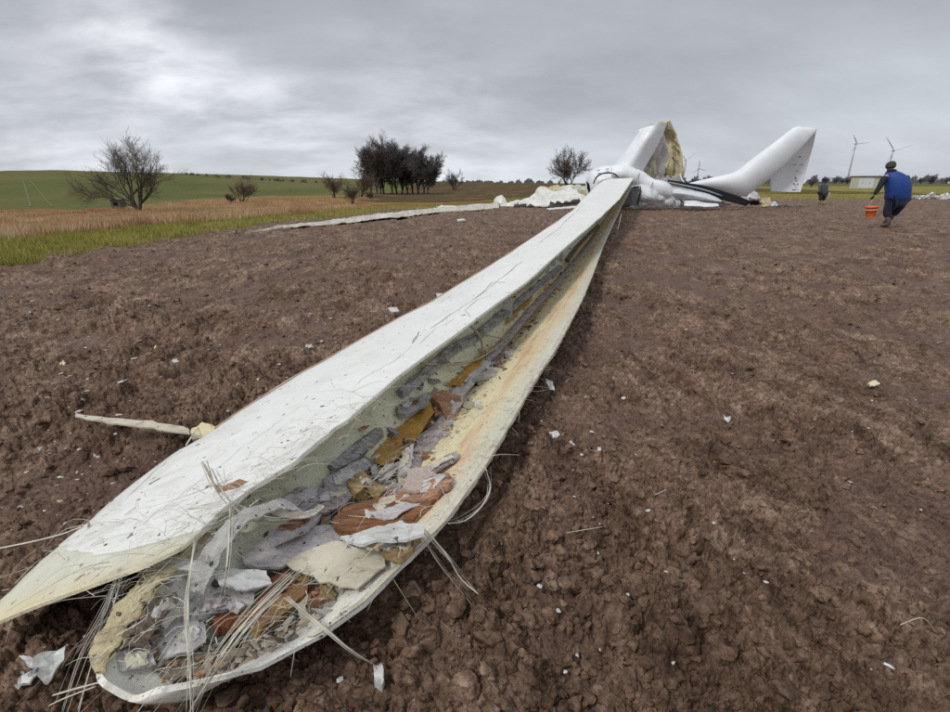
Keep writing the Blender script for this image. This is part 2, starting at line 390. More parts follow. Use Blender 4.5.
# ------------------------------------------------------------------ grass and reeds
def blades(name, pts, hmin, hmax, w, mt, label, cat, lean=.35):
    n = len(pts); r = np.random.RandomState(len(pts)); z, _ = terrain(pts[:, 0], pts[:, 1])
    a = r.uniform(0, 6.28, n); h = r.uniform(hmin, hmax, n) * (1 + .3 * np.clip(fbm(pts[:, 0], pts[:, 1], .4, 2, 3), -1, 1)); ww = w * r.uniform(.6, 1.4, n)
    b = np.c_[pts, z - .03]; dx, dy = np.cos(a) * ww, np.sin(a) * ww; la = r.uniform(0, 6.28, n); ll = h * lean * r.rand(n)
    V = np.stack([b - np.c_[dx, dy, np.zeros(n)], b + np.c_[dx, dy, np.zeros(n)], b + np.c_[np.cos(la) * ll, np.sin(la) * ll, h]], 1).reshape(-1, 3)
    return link(name, npmesh(name, V, np.arange(3 * n).reshape(-1, 3), False), mt, kind='stuff', label=label, category=cat)
def scatter(n, rmin, rmax, a0, a1, cond, seed):
    r = np.random.RandomState(seed); R = rmin * (rmax / rmin) ** r.rand(n); A = np.radians(r.uniform(a0, a1, n)); x, y = R * np.sin(A), R * np.cos(A)
    d = edge_dist(x, y, FIELD); az = x / np.maximum(y, 1); k = cond(x, y, d, az); return np.c_[x, y][k]
def vgw(az): return np.interp(az, [-1.2, -.95, -.6, -.3, 0], [5.5, 4.6, 4.0, 2.6, 1.0])
def gm(name, cols, sc):
    m = Mt(name, .85, .15); n = m.noise(m.coord('World'), sc, 4, .7); k = len(cols)
    m.col(m.ramp(n, [(.32 + .36 * i / (k - 1), cols[i]) for i in range(k)])); return m.m
mg1 = gm('grass_blades', [srgb(100, 106, 52), srgb(138, 138, 66), srgb(164, 154, 84), srgb(158, 136, 96)], 1.2)
mg2 = gm('reed_stems', [srgb(136, 102, 76), srgb(178, 142, 106), srgb(208, 182, 146), srgb(160, 150, 100)], .22)
P = scatter(150000, 8, 60, -56, 5, lambda x, y, d, az: (d > -.25) & (d < vgw(az) + .5), 5)
blades('grass', P, .06, .2, .012, mg1, 'short yellow green grass along the left edge of the ploughed field', 'grass')
P = scatter(260000, 12, 130, -56, -8, lambda x, y, d, az: (d > vgw(az) - .3) & (y < np.interp(az, *STARTY) * .97) & (fbm(x, y, .045, 3, 44) * 1.3 + sm(.0, .5, -az) * 1.0 + sm(25, 4, d) * .5 > .28), 6)
blades('reeds', P, .16, .42, .02, mg2, 'rusty brown dead reeds and sedge filling the low meadow on the left', 'reeds')
# ------------------------------------------------------------------ materials of the wreck
def shellmat(name, base, dirt, specks, yellow=None):
    m = Mt(name, .42, .4); v = m.coord('World')
    n = m.noise(v, 2.3, 6, .7, .5); c = m.mix(m.ramp(n, [(.42, 0.), (.75, .55)]), base, dirt)
    st = m.noise(m.coord('UV', (14, .9, 1)), 1.0, 5, .7); c = m.mix(m.ramp(st, [(.55, 0.), (.8, .35)]), c, (.50, .47, .38))
    c = m.mix(m.ramp(m.noise(v, 24, 2, .5), [(.70, 0.), (.715, .95)]), c, (.07, .05, .035))
    c = m.mix(m.ramp(m.noise(v, 60, 2, .5), [(.73, 0.), (.76, .8)]), c, (.16, .11, .08))
    # mud wiped over it towards the broken tip (UV v = metres from the camera end)
    uv = m.n('ShaderNodeSeparateXYZ'); m.l(m.n('ShaderNodeTexCoord').outputs['UV'], uv.inputs[0])
    wipe = m.ramp(m.noise(m.coord('World', (1, 1, 1)), 5, 6, .75, 1.0), [(.50, 0.), (.70, 1.)])
    near = m.ramp(m.math('DIVIDE', uv.outputs[1], 6.0), [(.12, .75), (.35, .16), (1, .10)])
    c = m.mix(m.math('MULTIPLY', wipe, near), c, (.36, .30, .22))
    m.col(c); m.bump(m.noise(v, 30, 5, .6), .002); return m.m
mat_white = shellmat('white_gelcoat', (.79, .785, .745), (.62, .62, .56), .42)
mat_farwhite = simple('weathered_white', (.80, .81, .82), (.70, .72, .74), .9, .38, .003)
mat_greywhite = simple('shaded_laminate', (.66, .68, .70), (.54, .56, .58), 1.6, .5, .006)  # darker copy of the white, shade put into its colour
m = Mt('cream_laminate', .6, .3); v = m.coord('World'); nn = m.noise(v, 4, 6, .7, .5); suv = m.n('ShaderNodeSeparateXYZ'); m.l(m.n('ShaderNodeTexCoord').outputs['UV'], suv.inputs[0])
c = m.mix(m.ramp(nn, [(.35, 0.), (.65, 1.)]), (.70, .68, .58), (.58, .57, .44))
c = m.mix(m.math('MULTIPLY', m.ramp(m.math('DIVIDE', suv.outputs[1], 2.0), [(.50, 1.), (.58, 0.)]), m.ramp(nn, [(.35, .4), (.6, 1.)])), c, (.72, .60, .34))
c = m.mix(m.ramp(m.noise(v, 26, 4, .6), [(.64, 0.), (.68, .8)]), c, (.22, .16, .10)); c = m.mix(m.ramp(m.noise(m.coord('World', (1, .3, 1), (0, 0, .5)), 12, 6, .7), [(.52, 0.), (.7, .5)]), c, (.42, .40, .27))
m.col(c); m.bump(m.noise(v, 60, 6, .7), .006); mat_cream = m.m
mat_black = simple('black_parts_and_shade', (.010, .010, .012), (.016, .016, .018), 4, .9, .003, spec=.1)  # black parts, and the shade painted into openings
mat_edge = simple('torn_laminate_edge', (.62, .56, .40), (.42, .36, .24), 25, .8, .01)
mat_foamtip = simple('torn_foam', (.70, .62, .38), (.46, .36, .20), 9, .85, .02, specks=.5)
mat_greenish = simple('green_glass_laminate', (.44, .45, .33), (.30, .30, .19), 3, .45, .004, specks=.35)
mat_fibre = simple('glass_fibre', (.72, .68, .58), (.52, .48, .38), 20, .5, 0)
mat_fibre2 = simple('dirty_glass_fibre', (.50, .45, .36), (.30, .25, .18), 20, .6, 0)
mat_crack = simple('crack', (.34, .31, .26), (.20, .17, .13), 20, .9, 0)
mat_slate = simple('slate_grey_board', (.44, .44, .46), (.30, .29, .30), 7, .55, .008, specks=.3, grain=0.6)
mat_mauve = simple('mauve_board', (.47, .41, .41), (.32, .27, .27), 8, .6, .008, specks=.45, grain=0.6)
mat_lilac = simple('pale_lilac_board', (.60, .57, .57), (.45, .41, .41), 8, .55, .006, specks=.4, grain=0.35)
mat_cork = simple('pale_cream_sheet', (.60, .56, .44), (.48, .44, .33), 5, .6, .004, specks=.4)
mat_orange = simple('orange_balsa', (.52, .23, .09), (.30, .12, .05), 14, .8, .02, (1, 3, 1), specks=.3, grain=0.6)
mat_salmon = simple('salmon_balsa', (.58, .33, .20), (.42, .20, .11), 12, .75, .012, (1, 3, 1), specks=.3, grain=0.6)
mat_tan = simple('tan_wood', (.46, .33, .16), (.34, .22, .09), 12, .7, .01, (3, 1, 1), grain=0.6)
mat_beam = simple('orange_beam_wood', (.56, .33, .14), (.40, .22, .09), 14, .75, .015, (2, 2, 1), specks=.3, grain=0.6)
mat_rust = simple('rust_red_chunk', (.34, .12, .05), (.20, .07, .03), 14, .8, .02)
mat_wht = simple('dirty_white_sheet', (.64, .64, .62), (.50, .49, .46), 6, .5, .004, specks=.4, grain=0.2)
mat_brown = simple('brown_ply', (.24, .18, .13), (.15, .11, .08), 8, .7, .01, grain=0.6)
mat_batten = simple('olive_batten', (.44, .41, .28), (.33, .29, .18), 10, .6, .004)
LAYERS = [mat_lilac, mat_mauve, mat_cork, mat_wht, mat_lilac, mat_cork, mat_wht, mat_salmon]
# inner side of the lower shell
m = Mt('inner_laminate', .4, .4)
uvn = m.n('ShaderNodeTexCoord').outputs['UV']; su = m.n('ShaderNodeSeparateXYZ'); m.l(uvn, su.inputs[0])
v = m.coord('World'); stn = m.noise(m.coord('UV', (7, .8, 1)), 1.0, 6, .65, .4); pn = m.noise(v, 3.2, 6, .7, .6)
uu = m.math('ADD', su.outputs[0], m.math('MULTIPLY', m.math('SUBTRACT', stn, .5), .10))
uu = m.math('ADD', uu, m.math('MULTIPLY', m.math('SUBTRACT', pn, .5), .10))
c = m.ramp(uu, [(0, (.52, .50, .34)), (.16, (.68, .70, .55)), (.26, (.60, .61, .42)), (.31, (.50, .32, .06)), (.41, (.46, .28, .07)), (.45, (.34, .26, .17)), (.49, (.74, .66, .40)),
                (.66, (.80, .72, .46)), (.74, (.76, .66, .42)), (.80, (.70, .52, .32)), (.86, (.68, .60, .42)), (.93, (.56, .55, .43)), (1, (.64, .63, .54))])
fine = m.noise(m.coord('UV', (90, 3, 1)), 1.0, 4, .6); c = m.mix(m.ramp(fine, [(.35, .0), (.7, .32)]), c, (.72, .64, .44))
blot = m.ramp(m.noise(v, 7, 6, .75, .8), [(.56, 0.), (.70, .7)]); c = m.mix(blot, c, (.30, .23, .17))
pink = m.ramp(m.noise(m.coord('UV', (6, 1.2, 1)), 1.3, 5, .6), [(.50, 0.), (.62, .85)]); c = m.mix(m.math('MULTIPLY', pink, m.ramp(su.outputs[0], [(.55, 0.), (.68, .6), (.80, 1.), (.90, .2), (1, .0)])), c, (.60, .31, .16))
nearw = m.ramp(m.math('DIVIDE', su.outputs[1], 3.0), [(.38, .9), (.50, 0.)]); c = m.mix(m.math('MULTIPLY', nearw, m.ramp(pn, [(.35, .45), (.6, 1.)])), c, (.80, .78, .72))
for sc_, th_, cc in ((38, .66, (.06, .042, .03)), (85, .64, (.12, .09, .06))):
    c = m.mix(m.ramp(m.noise(v, sc_, 3, .6), [(th_, 0.), (th_ + .03, .85)]), c, cc)
m.col(c); m.bump(m.math('ADD', m.noise(v, 40, 6, .7), m.math('MULTIPLY', stn, 2.0)), .004); mat_inner = m.m

# ------------------------------------------------------------------ curves of the split blade
ZA = [(.6, .10), (1, .12), (3, .15), (5, .25), (8.7, .45), (11.4, .7), (16, .95), (27, 1.45), (40, 1.45)]
ZB = [(.6, .30), (1, .34), (2, .42), (4, .5), (6.4, .65), (8.7, .75), (13.8, .9), (27, 1.6), (40, 1.6)]
ZD = [(.6, .16), (1, .2), (3, .24), (8.6, .3), (12, .4), (18, .6), (27, 1.3), (40, 1.3)]
ZE = [(.6, .18), (.86, .2), (1.05, .28), (1.3, .30), (40, .3)]
def solve(px, py, tab):
    d = ray(px, py); lo, hi = .3, 40.0
    g = lambda y: CAMH + d.z / d.y * y - interp(tab, y)
    if d.z >= 0 or g(hi) > 0:
        hi = 29.0
        if g(hi) > 0: return Vector((d.x / d.y * 27.6, 27.6, CAMH + d.z / d.y * 27.6))
    for _ in range(50):
        mid = (lo + hi) / 2
        if g(mid) > 0: lo = mid
        else: hi = mid
    y = (lo + hi) / 2; return Vector((d.x / d.y * y, y, CAMH + d.z / d.y * y))
def curve(pxs, tab):
    P = sorted([solve(a, b, tab) for a, b in pxs], key=lambda p: p.y)
    return np.array([p[:] for p in P])
def atc(C, y): return Vector((float(np.interp(y, C[:, 1], C[:, 0])), y, float(np.interp(y, C[:, 1], C[:, 2]))))
A_ = curve([(-24, 634), (-14, 615), (0, 600), (41, 560), (84, 526), (110, 503), (134, 484), (172, 456), (201, 440), (236, 415), (300, 374), (320, 364), (400, 318), (430, 303), (487, 268), (530, 240), (558, 221), (572, 211), (583, 199), (597, 185), (606, 179)], ZA)
B_ = curve([(-24, 634), (0, 623), (49, 608), (115, 580), (180, 549), (233, 505), (300, 456), (352, 416), (402, 374), (461, 331), (529, 280), (580, 235), (600, 218), (620, 199), (634, 178)], ZB)
D_ = curve([(134, 687.3), (164, 686), (200, 680), (261, 666), (323, 633), (364, 604), (405, 563), (446, 522), (462, 500), (485, 468), (507, 431), (535, 382), (559, 345), (582, 301), (593, 275), (603, 247), (612, 227), (623, 204), (633, 184)], ZD)
E0 = curve([(130, 687), (118, 685), (108, 681), (102, 675), (100, 668), (103, 655), (123, 621), (143, 592), (180, 555), (205, 532)], ZE)
y_tipU = max(A_[0, 1], B_[0, 1]); y_tipL = max(D_[0, 1], E0[0, 1]) - .0
YR = min(A_[-1, 1], B_[-1, 1], D_[-1, 1])
print('tips', y_tipU, y_tipL, 'root', YR, E0[-1])
def panelz(x, y):
    a, b = atc(A_, y), atc(B_, y); t = (x - a.x) / max(b.x - a.x, 1e-3); t = min(max(t, 0), 1)
    return a.z * (1 - t) + b.z * t + .22 * t * (1 - t) ** 2 * min(1, (y - y_tipU) * 2 + .2)
def Ept(y):
    if y <= E0[-1, 1]: return atc(E0, y)
    off = interp([(1.25, .2), (3, .34), (8, .7), (14, .8), (27, .9)], y); b, a = atc(B_, y), atc(A_, y)
    x = max(b.x - off, a.x + .06); t = min(1, (y - E0[-1, 1]) / .5)
    return Vector((E0[-1, 0] * (1 - t) + x * t if t < 1 else x, y, (E0[-1, 2]) * (1 - t) + (panelz(x, y) - .035) * t))
def lower_z0(y): return atc(D_, y).z
# the shell has pressed the soil down: no clod stands up through it
_me = FIELD_OBJ.data; _co = np.empty(len(_me.vertices) * 3, np.float32); _me.vertices.foreach_get('co', _co); _co = _co.reshape(-1, 3)
_ys = np.geomspace(y_tipL, YR, 160); _ex = np.array([Ept(float(y)).x for y in _ys]); _dx = np.array([atc(D_, float(y)).x for y in _ys])
_e, _d = np.interp(_co[:, 1], _ys, _ex) - .05, np.interp(_co[:, 1], _ys, _dx) + .01
_out = np.maximum(_e - _co[:, 0], _co[:, 0] - _d); _out = np.maximum(_out, y_tipL - .02 - _co[:, 1])
_cap = .0 + np.clip(_out, 0, 1) * .9; _m = (_out < .25) & (_co[:, 1] < 14)
_co[_m, 2] = np.minimum(_co[_m, 2], _cap[_m] + np.where(_co[_m, 1] > 8, (_co[_m, 1] - 8) * .03, 0)); _me.vertices.foreach_set('co', _co.ravel()); _me.update()
def upper(y, t):
    a, b = atc(A_, y), atc(B_, y); p = a.lerp(b, t)
    p.z += .22 * t * (1 - t) ** 2 * min(1, (y - y_tipU) * 2 + .2)
    p.z += .012 * mnoise.noise(Vector((p.x * 1.5, y * .8, 3))) * min(1, y)
    return p
def lower(y, t):
    e, d = Ept(y), atc(D_, y); p = e.lerp(d, t); zb = max(.035, d.z - .27)
    w = (d - e).length; dep = min(1, w / .55)
    zb = (e.z + d.z) / 2 * (1 - dep) + zb * dep if dep < 1 else zb
    if t < .38: k = (.38 - t) / .38; p.z = zb + (e.z - zb) * k ** 1.35
    else: k = (t - .38) / .62; p.z = zb + (d.z - zb) * math.sin(k * math.pi / 2) ** 1.7
    p.z += .010 * mnoise.noise(Vector((p.x * 6, y * 3, 7))) * min(1, w) * math.sin(math.pi * min(max(t, 0), 1))
    return p
def strip(name, fn, ys, nt_, thick, mat, parent, jag=None, vflip=1, t0=lambda y: 0.0, t1=lambda y: 1.0):
    """lofted sheet with thickness; uv = (across, metres)"""
    P = []
    for y in ys:
        a, b = t0(y), t1(y)
        P.append([fn(y, a + (b - a) * i / nt_) for i in range(nt_ + 1)])
    ny = len(ys); V = [p for r in P for p in r]; n1 = nt_ + 1
    nrm = []
    for j in range(ny):
        for i in range(n1):
            du = P[j][min(i + 1, nt_)] - P[j][max(i - 1, 0)]; dv = P[min(j + 1, ny - 1)][i] - P[max(j - 1, 0)][i]
            n = du.cross(dv); nrm.append(n.normalized() if n.length > 1e-9 else Vector((0, 0, 1)))
    V2 = [p - n * thick for p, n in zip(V, nrm)]; nv = len(V); F = []
    for j in range(ny - 1):
        for i in range(nt_):
            q = (j * n1 + i, j * n1 + i + 1, (j + 1) * n1 + i + 1, (j + 1) * n1 + i)
            F.append(q); F.append(tuple(nv + k for k in q[::-1]))
    def rim(seq):
        for k in range(len(seq) - 1): F.append((seq[k + 1], seq[k], nv + seq[k], nv + seq[k + 1]))
    rim([j * n1 for j in range(ny)][::-1]); rim([j * n1 + nt_ for j in range(ny)]); rim(list(range(n1))); rim([(ny - 1) * n1 + i for i in range(n1)][::-1])
    me = mesh(name, V + V2, F); fl = []
    uvs = {}
    for j in range(ny):
        for i in range(n1):
            u = t0(ys[j]) + (t1(ys[j]) - t0(ys[j])) * i / nt_; uvs[j * n1 + i] = (u, ys[j]); uvs[nv + j * n1 + i] = (u, ys[j])
    uvl = me.uv_layers.new(name='UVMap')
    uvl.data.foreach_set('uv', [c for lp in me.loops for c in uvs[lp.vertex_index]])
    nf = 2 * (ny - 1) * nt_
    me.polygons.foreach_set('use_smooth', [k < nf for k in range(len(me.polygons))])
    return link(name, me, mat, parent)
def geo(a, b, n): return [float(q) for q in np.geomspace(a, b, n)]
blade = thing('split_blade', 'long white turbine blade lying split open lengthwise with broken boards spilling inside', 'turbine blade')
ysU = geo(y_tipU + .01, YR, 260); ysL = geo(y_tipL + .004, YR, 260)
jag = lambda s, f, a: (lambda y: a * mnoise.noise(Vector((s, y * f, 0))) + a * .6 * mnoise.noise(Vector((s + 5, y * f * 3.3, 0))))
jb, ja = jag(1, 5, .03), jag(9, 6, .02)
us = strip('upper_shell', upper, ysU, 26, .010, mat_cream, blade, t0=lambda y: ja(y) if y < 3 else 0, t1=lambda y: 1 + (jb(y) if y < 1.9 else .15 * jb(y)))
# white outer skin lying 5 mm proud of the laminate, torn off ragged before the tip
def skin(y, t): p = upper(y, t); p.z += .006; return p
ysS = geo(1.165, YR + .02, 320)
j1, j2 = jag(21, 14, .045), jag(33, 11, .05)
def sm_(a, b, x): t = min(max((x - a) / (b - a), 0), 1); return t * t * (3 - 2 * t)
def st1(y): return .997 + (jb(y) if y < 1.9 else .15 * jb(y))
def st0b(y):
    cut = interp([(1.16, .62), (1.19, .40), (1.24, .24), (1.33, .06), (1.36, .0), (40, 0)], y)
    return max(cut + (2.0 * abs(j2(y)) if y < 1.36 else 0), .012 + abs(ja(y) if y < 3 else 0) + .05 * max(0, mnoise.noise(Vector((2, y * 9, 0)))) * (y < 2.6))
strip('outer_skin', skin, ysS, 26, .005, mat_white, blade, t0=st0b, t1=st1)
# pale lip under the tip
def lip(y, t):
    b = atc(B_, y); q = b + Vector((-.10 + .16 * t, 0, -.035 - .03 * t)); return q
strip('inner_lip', lip, geo(y_tipU + .06, 1.12, 50), 6, .008, mat_wht, blade)
strip('lower_shell', lower, ysL, 44, .014, mat_inner, blade, t1=lambda y: 1 + .3 * jag(3, 9, .03)(y), t0=lambda y: min(0.5, .5 * jag(13, 9, .02)(y)) if y > 1 else 0)
# torn foam rim along the open mouth of the lower shell
def rimfoam(y, t):
    e = Ept(y); p = lower(y, 0.0); an = math.pi * 2 * t; r = (.022 + .016 * mnoise.noise(Vector((y * 14, t * 3, 2))) + .012 * mnoise.noise(Vector((y * 45, t * 9, 2)))) * min(1, (y - y_tipL) * 9 + .1, (1.33 - y) * 6 + .05)
    return p + Vector((math.cos(an) * r * 1.6, 0, math.sin(an) * r * .55 + .006))
strip('foam_edge', rimfoam, geo(y_tipL + .02, 1.32, 150), 16, .002, mat_foamtip, blade)
# pale bonded flange along the outer lower edge
def flange(y, t): q = lower(y, .955 + .045 * t); q.z += .007; return q
strip('bond_flange', flange, geo(.95, YR, 220), 4, .004, mat_cork, blade, t0=lambda y: .2 + 8 * abs(jag(41, 6, .05)(y)))
# BVH of the lower shell for resting things on it
lo = [o for o in blade.children if o.name.startswith('lower_shell')][0]; up = us
def bvh(o): return BVHTree.FromPolygons([v.co[:] for v in o.data.vertices], [p.vertices[:] for p in o.data.polygons])
BL, BU = bvh(lo), bvh(up)
O = Vector((0, 0, CAMH))
def hit(px, py, tree=BL):
    d = ray(px, py).normalized(); h = tree.ray_cast(O, d)
    if h[0] is None:
        p = at_z(px, py, 0.02); return p, Vector((0, 0, 1))
    n = h[1] if h[1].z > 0 else -h[1]; return h[0], n

# ------------------------------------------------------------------ small builders
def plate_mesh(name, P3, n, thick, rough=.012, seed=0, bend=0.0, jitter=.06):
    """broken board: irregular outline, uneven faces, real thickness"""
    rg = random.Random(seed); k = len(P3); size = max((a - b).length for a in P3 for b in P3); pts = []
    cen = sum(P3, Vector()) / k
    for i in range(k):
        a, b = P3[i], P3[(i + 1) % k]; m_ = max(2, int((b - a).length / size * 15)); side = (b - a).cross(n).normalized()
        for j in range(m_):
            f = j / m_; p = a.lerp(b, min(1, max(0, f + (rg.uniform(-.3, .3) / m_ if j else 0))))
            if j: p = p + side * ((rg.uniform(-1, 1) * .45 + (rg.uniform(-1.6, .2) if rg.random() < .18 else 0)) * jitter * size * .5)
            else: p = p + side * rg.uniform(-.02, .02) * size
            pts.append(p)
    bm = bmesh.new(); top = [bm.verts.new(p) for p in pts]; f0 = bm.faces.new(top)
    if f0.normal.dot(n) < 0: f0.normal_flip()
    bmesh.ops.triangulate(bm, faces=[f0], ngon_method='EAR_CLIP')
    bmesh.ops.subdivide_edges(bm, edges=[e for e in bm.edges if e.calc_length() > size * .22 and not e.is_boundary], cuts=1, use_grid_fill=False)
    bmesh.ops.triangulate(bm, faces=bm.faces[:])
    ax = (P3[0] - P3[k // 2]).normalized()
    for v in bm.verts:
        q = (v.co - cen); v.co += n * (rough * mnoise.noise(q * (3.0 / size) + Vector((seed, 0, 0))) * 2 + bend * ((q.dot(ax) / size) ** 2) * size)
    r = bmesh.ops.extrude_face_region(bm, geom=bm.faces[:])
    for g in r['geom']:
        if isinstance(g, bmesh.types.BMVert): g.co -= n * thick
    bmesh.ops.recalc_face_normals(bm, faces=bm.faces)
    me = bpy.data.meshes.new(name); bm.to_mesh(me); bm.free(); return me
SEED = [100]
def nm_flat(n): return n in ('sheet', 'panel', 'foam_chunk', 'wood_beam')
def board(name, label, cat, px, mat, lift=.02, thick=.012, tilt=(0, 0), rough=.008, bend=0.0, tree=BL, group=None, parent=None, layers=None):
    SEED[0] += 1; cx = sum(p[0] for p in px) / len(px); cy = sum(p[1] for p in px) / len(px)
    h, n = hit(cx, cy, tree); n = (n * .35 + Vector((tilt[0], tilt[1], .65))).normalized(); pl = h + Vector((0, 0, lift))
    P3 = []
    for x, y in px:
        d = ray(x, y); t = (pl - O).dot(n) / d.dot(n); P3.append(O + d * t)
    cen = sum(P3, Vector()) / len(P3)
    me = plate_mesh(name, [p - cen for p in P3], n, thick, rough, SEED[0], bend)
    if parent: o = link(name, me, mat, parent); o.location = cen; return o
    o = link(name, me, mat, None, label=label, category=cat); o.location = cen
    if group: o['group'] = group
    rq = random.Random(SEED[0]); big = max((a - b).length for a in P3 for b in P3)
    if layers is None: layers = 0 if nm_flat(name) else 2
    if tree is BL and big > .09:
        # a delaminated layer and a strip of stuck laminate on top of the board: parts of it
        for q in range(layers):
            c0 = cen.lerp(rq.choice(P3), rq.uniform(.1, .45)); f = rq.uniform(.30, .62)
            ww = [c0 + (p - cen) * f * rq.uniform(.75, 1.2) + n * (.004 + .003 * q) for p in P3]; c1 = sum(ww, Vector()) / len(ww)
            k_ = link('torn_layer', plate_mesh('torn_layer', [p - c1 for p in ww], n, .005, rough * .8, SEED[0] + 900 + q, bend, .12), rq.choice(LAYERS), o); k_.location = c1 - cen
    return o
def tube_arrays(pts, radii, sides=5, flat=1.0):
    pts = [Vector(p) for p in pts]; V, F = [], []
    up_ = Vector((.13, .2, 1)).normalized()
    for i, p in enumerate(pts):
        t = (pts[min(i + 1, len(pts) - 1)] - pts[max(i - 1, 0)]).normalized(); a = t.cross(up_)
        a = a.normalized() if a.length > 1e-4 else Vector((1, 0, 0)); b = a.cross(t)
        r = radii[i] if hasattr(radii, '__len__') else radii
        for k in range(sides): an = 2 * math.pi * k / sides; V.append(p + a * (math.cos(an) * r) + b * (math.sin(an) * r * flat))
    for i in range(len(pts) - 1):
        for k in range(sides): a = i * sides + k; b = i * sides + (k + 1) % sides; F.append((a, b, b + sides, a + sides))
    F.append(tuple(range(sides))[::-1]); F.append(tuple((len(pts) - 1) * sides + k for k in range(sides)))
    return V, F
def smooth_path(pts, n=14):
    P = [Vector(p) for p in pts]; out = []
    if len(P) < 3: return [P[0].lerp(P[-1], i / n) for i in range(n + 1)]
    seg = len(P) - 1
    for i in range(n + 1):
        f = i / n * seg; k = min(int(f), seg - 1); t = f - k
        p0, p1, p2, p3 = P[max(k - 1, 0)], P[k], P[k + 1], P[min(k + 2, seg)]
        out.append(.5 * ((2 * p1) + (p2 - p0) * t + (2 * p0 - 5 * p1 + 4 * p2 - p3) * t * t + (3 * p1 - p0 - 3 * p2 + p3) * t ** 3))
    return out
def strand(name, pts, r, mat, parent=None, flat=.4, n=14, sides=5, **props):
    V, F = tube_arrays(smooth_path(pts, n), [r * (.55 + .45 * math.sin(math.pi * min(1, .15 + i / n * .85))) for i in range(n + 1)], sides, flat)
    return link(name, mesh(name, V, F, True), mat, parent, **props)
def pz(px, py, z): return at_z(px, py, z)

# ------------------------------------------------------------------ cracks over the white skin
def on_upper(px, py, lift=.010):
    h, n = hit(px, py, BU); return h + Vector((0, 0, lift))
def crack(pts, r=.002, wig=2.0):
    rg = random.Random(len(pts) + int(pts[0][0])); out = []
    for i in range(len(pts) - 1):
        (a, b), (c_, d_) = pts[i], pts[i + 1]; k = max(2, int(math.hypot(c_ - a, d_ - b) / 6))
        for j in range(k): f = j / k; out.append((a + (c_ - a) * f + rg.uniform(-wig, wig) * .5, b + (d_ - b) * f + rg.uniform(-wig, wig) * .4))
    out.append(pts[-1]); P = [on_upper(*p) for p in out]
    V, F = tube_arrays(P, [.7 * r * (.3 + rg.random()) * max(.6, (p - O).length / 2.4) for p in P], 4, .35); link('crack', mesh('crack', V, F), mat_crack, blade)
for c_, r_ in (([(585, 204), (572, 216), (556, 231), (540, 243)], .0016), ([(522, 262), (505, 276), (489, 290), (470, 303), (448, 318), (430, 330)], .0024), ([(505, 283), (492, 284), (480, 296)], .002), ([(419, 334), (412, 345), (416, 338)], .003),
               ([(412, 348), (395, 362), (373, 374), (352, 388)], .0014), ([(240, 452), (205, 478), (178, 500), (150, 520), (120, 545)], .0012), ([(300, 408), (262, 436), (238, 452)], .0009), ([(490, 296), (478, 300), (465, 312), (470, 318)], .002),
               ([(455, 320), (436, 330), (420, 345)], .0012), ([(183, 452), (168, 462), (150, 478), (128, 498)], .0016)):
    crack(c_, r_)
# brown edge line of laminate along the leading edge
strand('edge_strip', [atc(A_, y) + Vector((-.006, 0, .004)) for y in geo(2.2, 12, 40)], .010, simple('brown_bond_line', (.34, .22, .14), (.5, .42, .32), 6, .8, 0), blade, .5, 60)

# ------------------------------------------------------------------ long boards and battens inside (parts of the blade)
def ribbon_on(name, pts, w, mat, lift=.02, h=.016, rough=.5, n=46):
    """long rough strip laid on the inner side; w in px at each point"""
    P = [(hit(x, y)[0] + Vector((0, 0, lift))) for x, y in pts]; C = smooth_path(P, n); Wd = []
    for i in range(n + 1):
        f = i / n * (len(pts) - 1); k = min(int(f), len(pts) - 2); Wd.append(w[k] + (w[k + 1] - w[k]) * (f - k))
    V, F = [], []; sd_ = sum(int(p[0]) for p in pts)
    for i, c in enumerate(C):
        t = (C[min(i + 1, n)] - C[max(i - 1, 0)]).normalized(); s = t.cross(Vector((0, 0, 1))).normalized(); hw = Wd[i] / FPX * (c - O).length * .5
        for k in range(5):
            u = k / 4 * 2 - 1; nn = rough * hw * mnoise.noise(Vector((c.x * 9 + k, c.y * 7, sd_)))
            V.append(c + s * (u * hw + (nn if abs(u) == 1 else 0)) + Vector((0, 0, h * (1 - .6 * u * u) + .8 * nn * (1 - abs(u)))))
        V.append(c + s * hw * .9 - Vector((0, 0, .03))); V.append(c - s * hw * .9 - Vector((0, 0, .03)))
    for i in range(n):
        for k in range(7): a, b = i * 7 + k, i * 7 + (k + 1) % 7; F.append((a, b, b + 7, a + 7))
    F.append(tuple(range(7))); F.append(tuple(n * 7 + k for k in range(7))[::-1])
    return link(name, mesh(name, V, F), mat, blade)
ribbon_on('spar_board', [(603, 232), (580, 258), (557, 284), (530, 312), (504, 343), (485, 364)], [3, 4, 7, 10, 12, 13], mat_mauve)
ribbon_on('spar_board', [(484, 366), (468, 384), (455, 402), (447, 420)], [13, 15, 17, 18], mat_lilac, .03)
ribbon_on('spar_board', [(447, 422), (430, 444), (414, 464), (404, 484)], [18, 20, 18, 14], mat_mauve, .02)
ribbon_on('web_board', [(560, 268), (540, 285), (519, 303), (500, 318), (474, 340)], [5, 7, 9, 12, 12], mat_slate, .03, rough=.9)
ribbon_on('web_board', [(474, 340), (452, 352), (430, 372), (400, 398)], [12, 13, 13, 8], mat_slate, .03, rough=1.1)
ribbon_on('web_board', [(380, 434), (362, 448), (345, 464), (331, 472)], [10, 14, 16, 8], mat_slate, .02, rough=1.0)
ribbon_on('web_board', [(598, 226), (580, 244), (566, 262)], [3, 4, 6], mat_brown, .03)
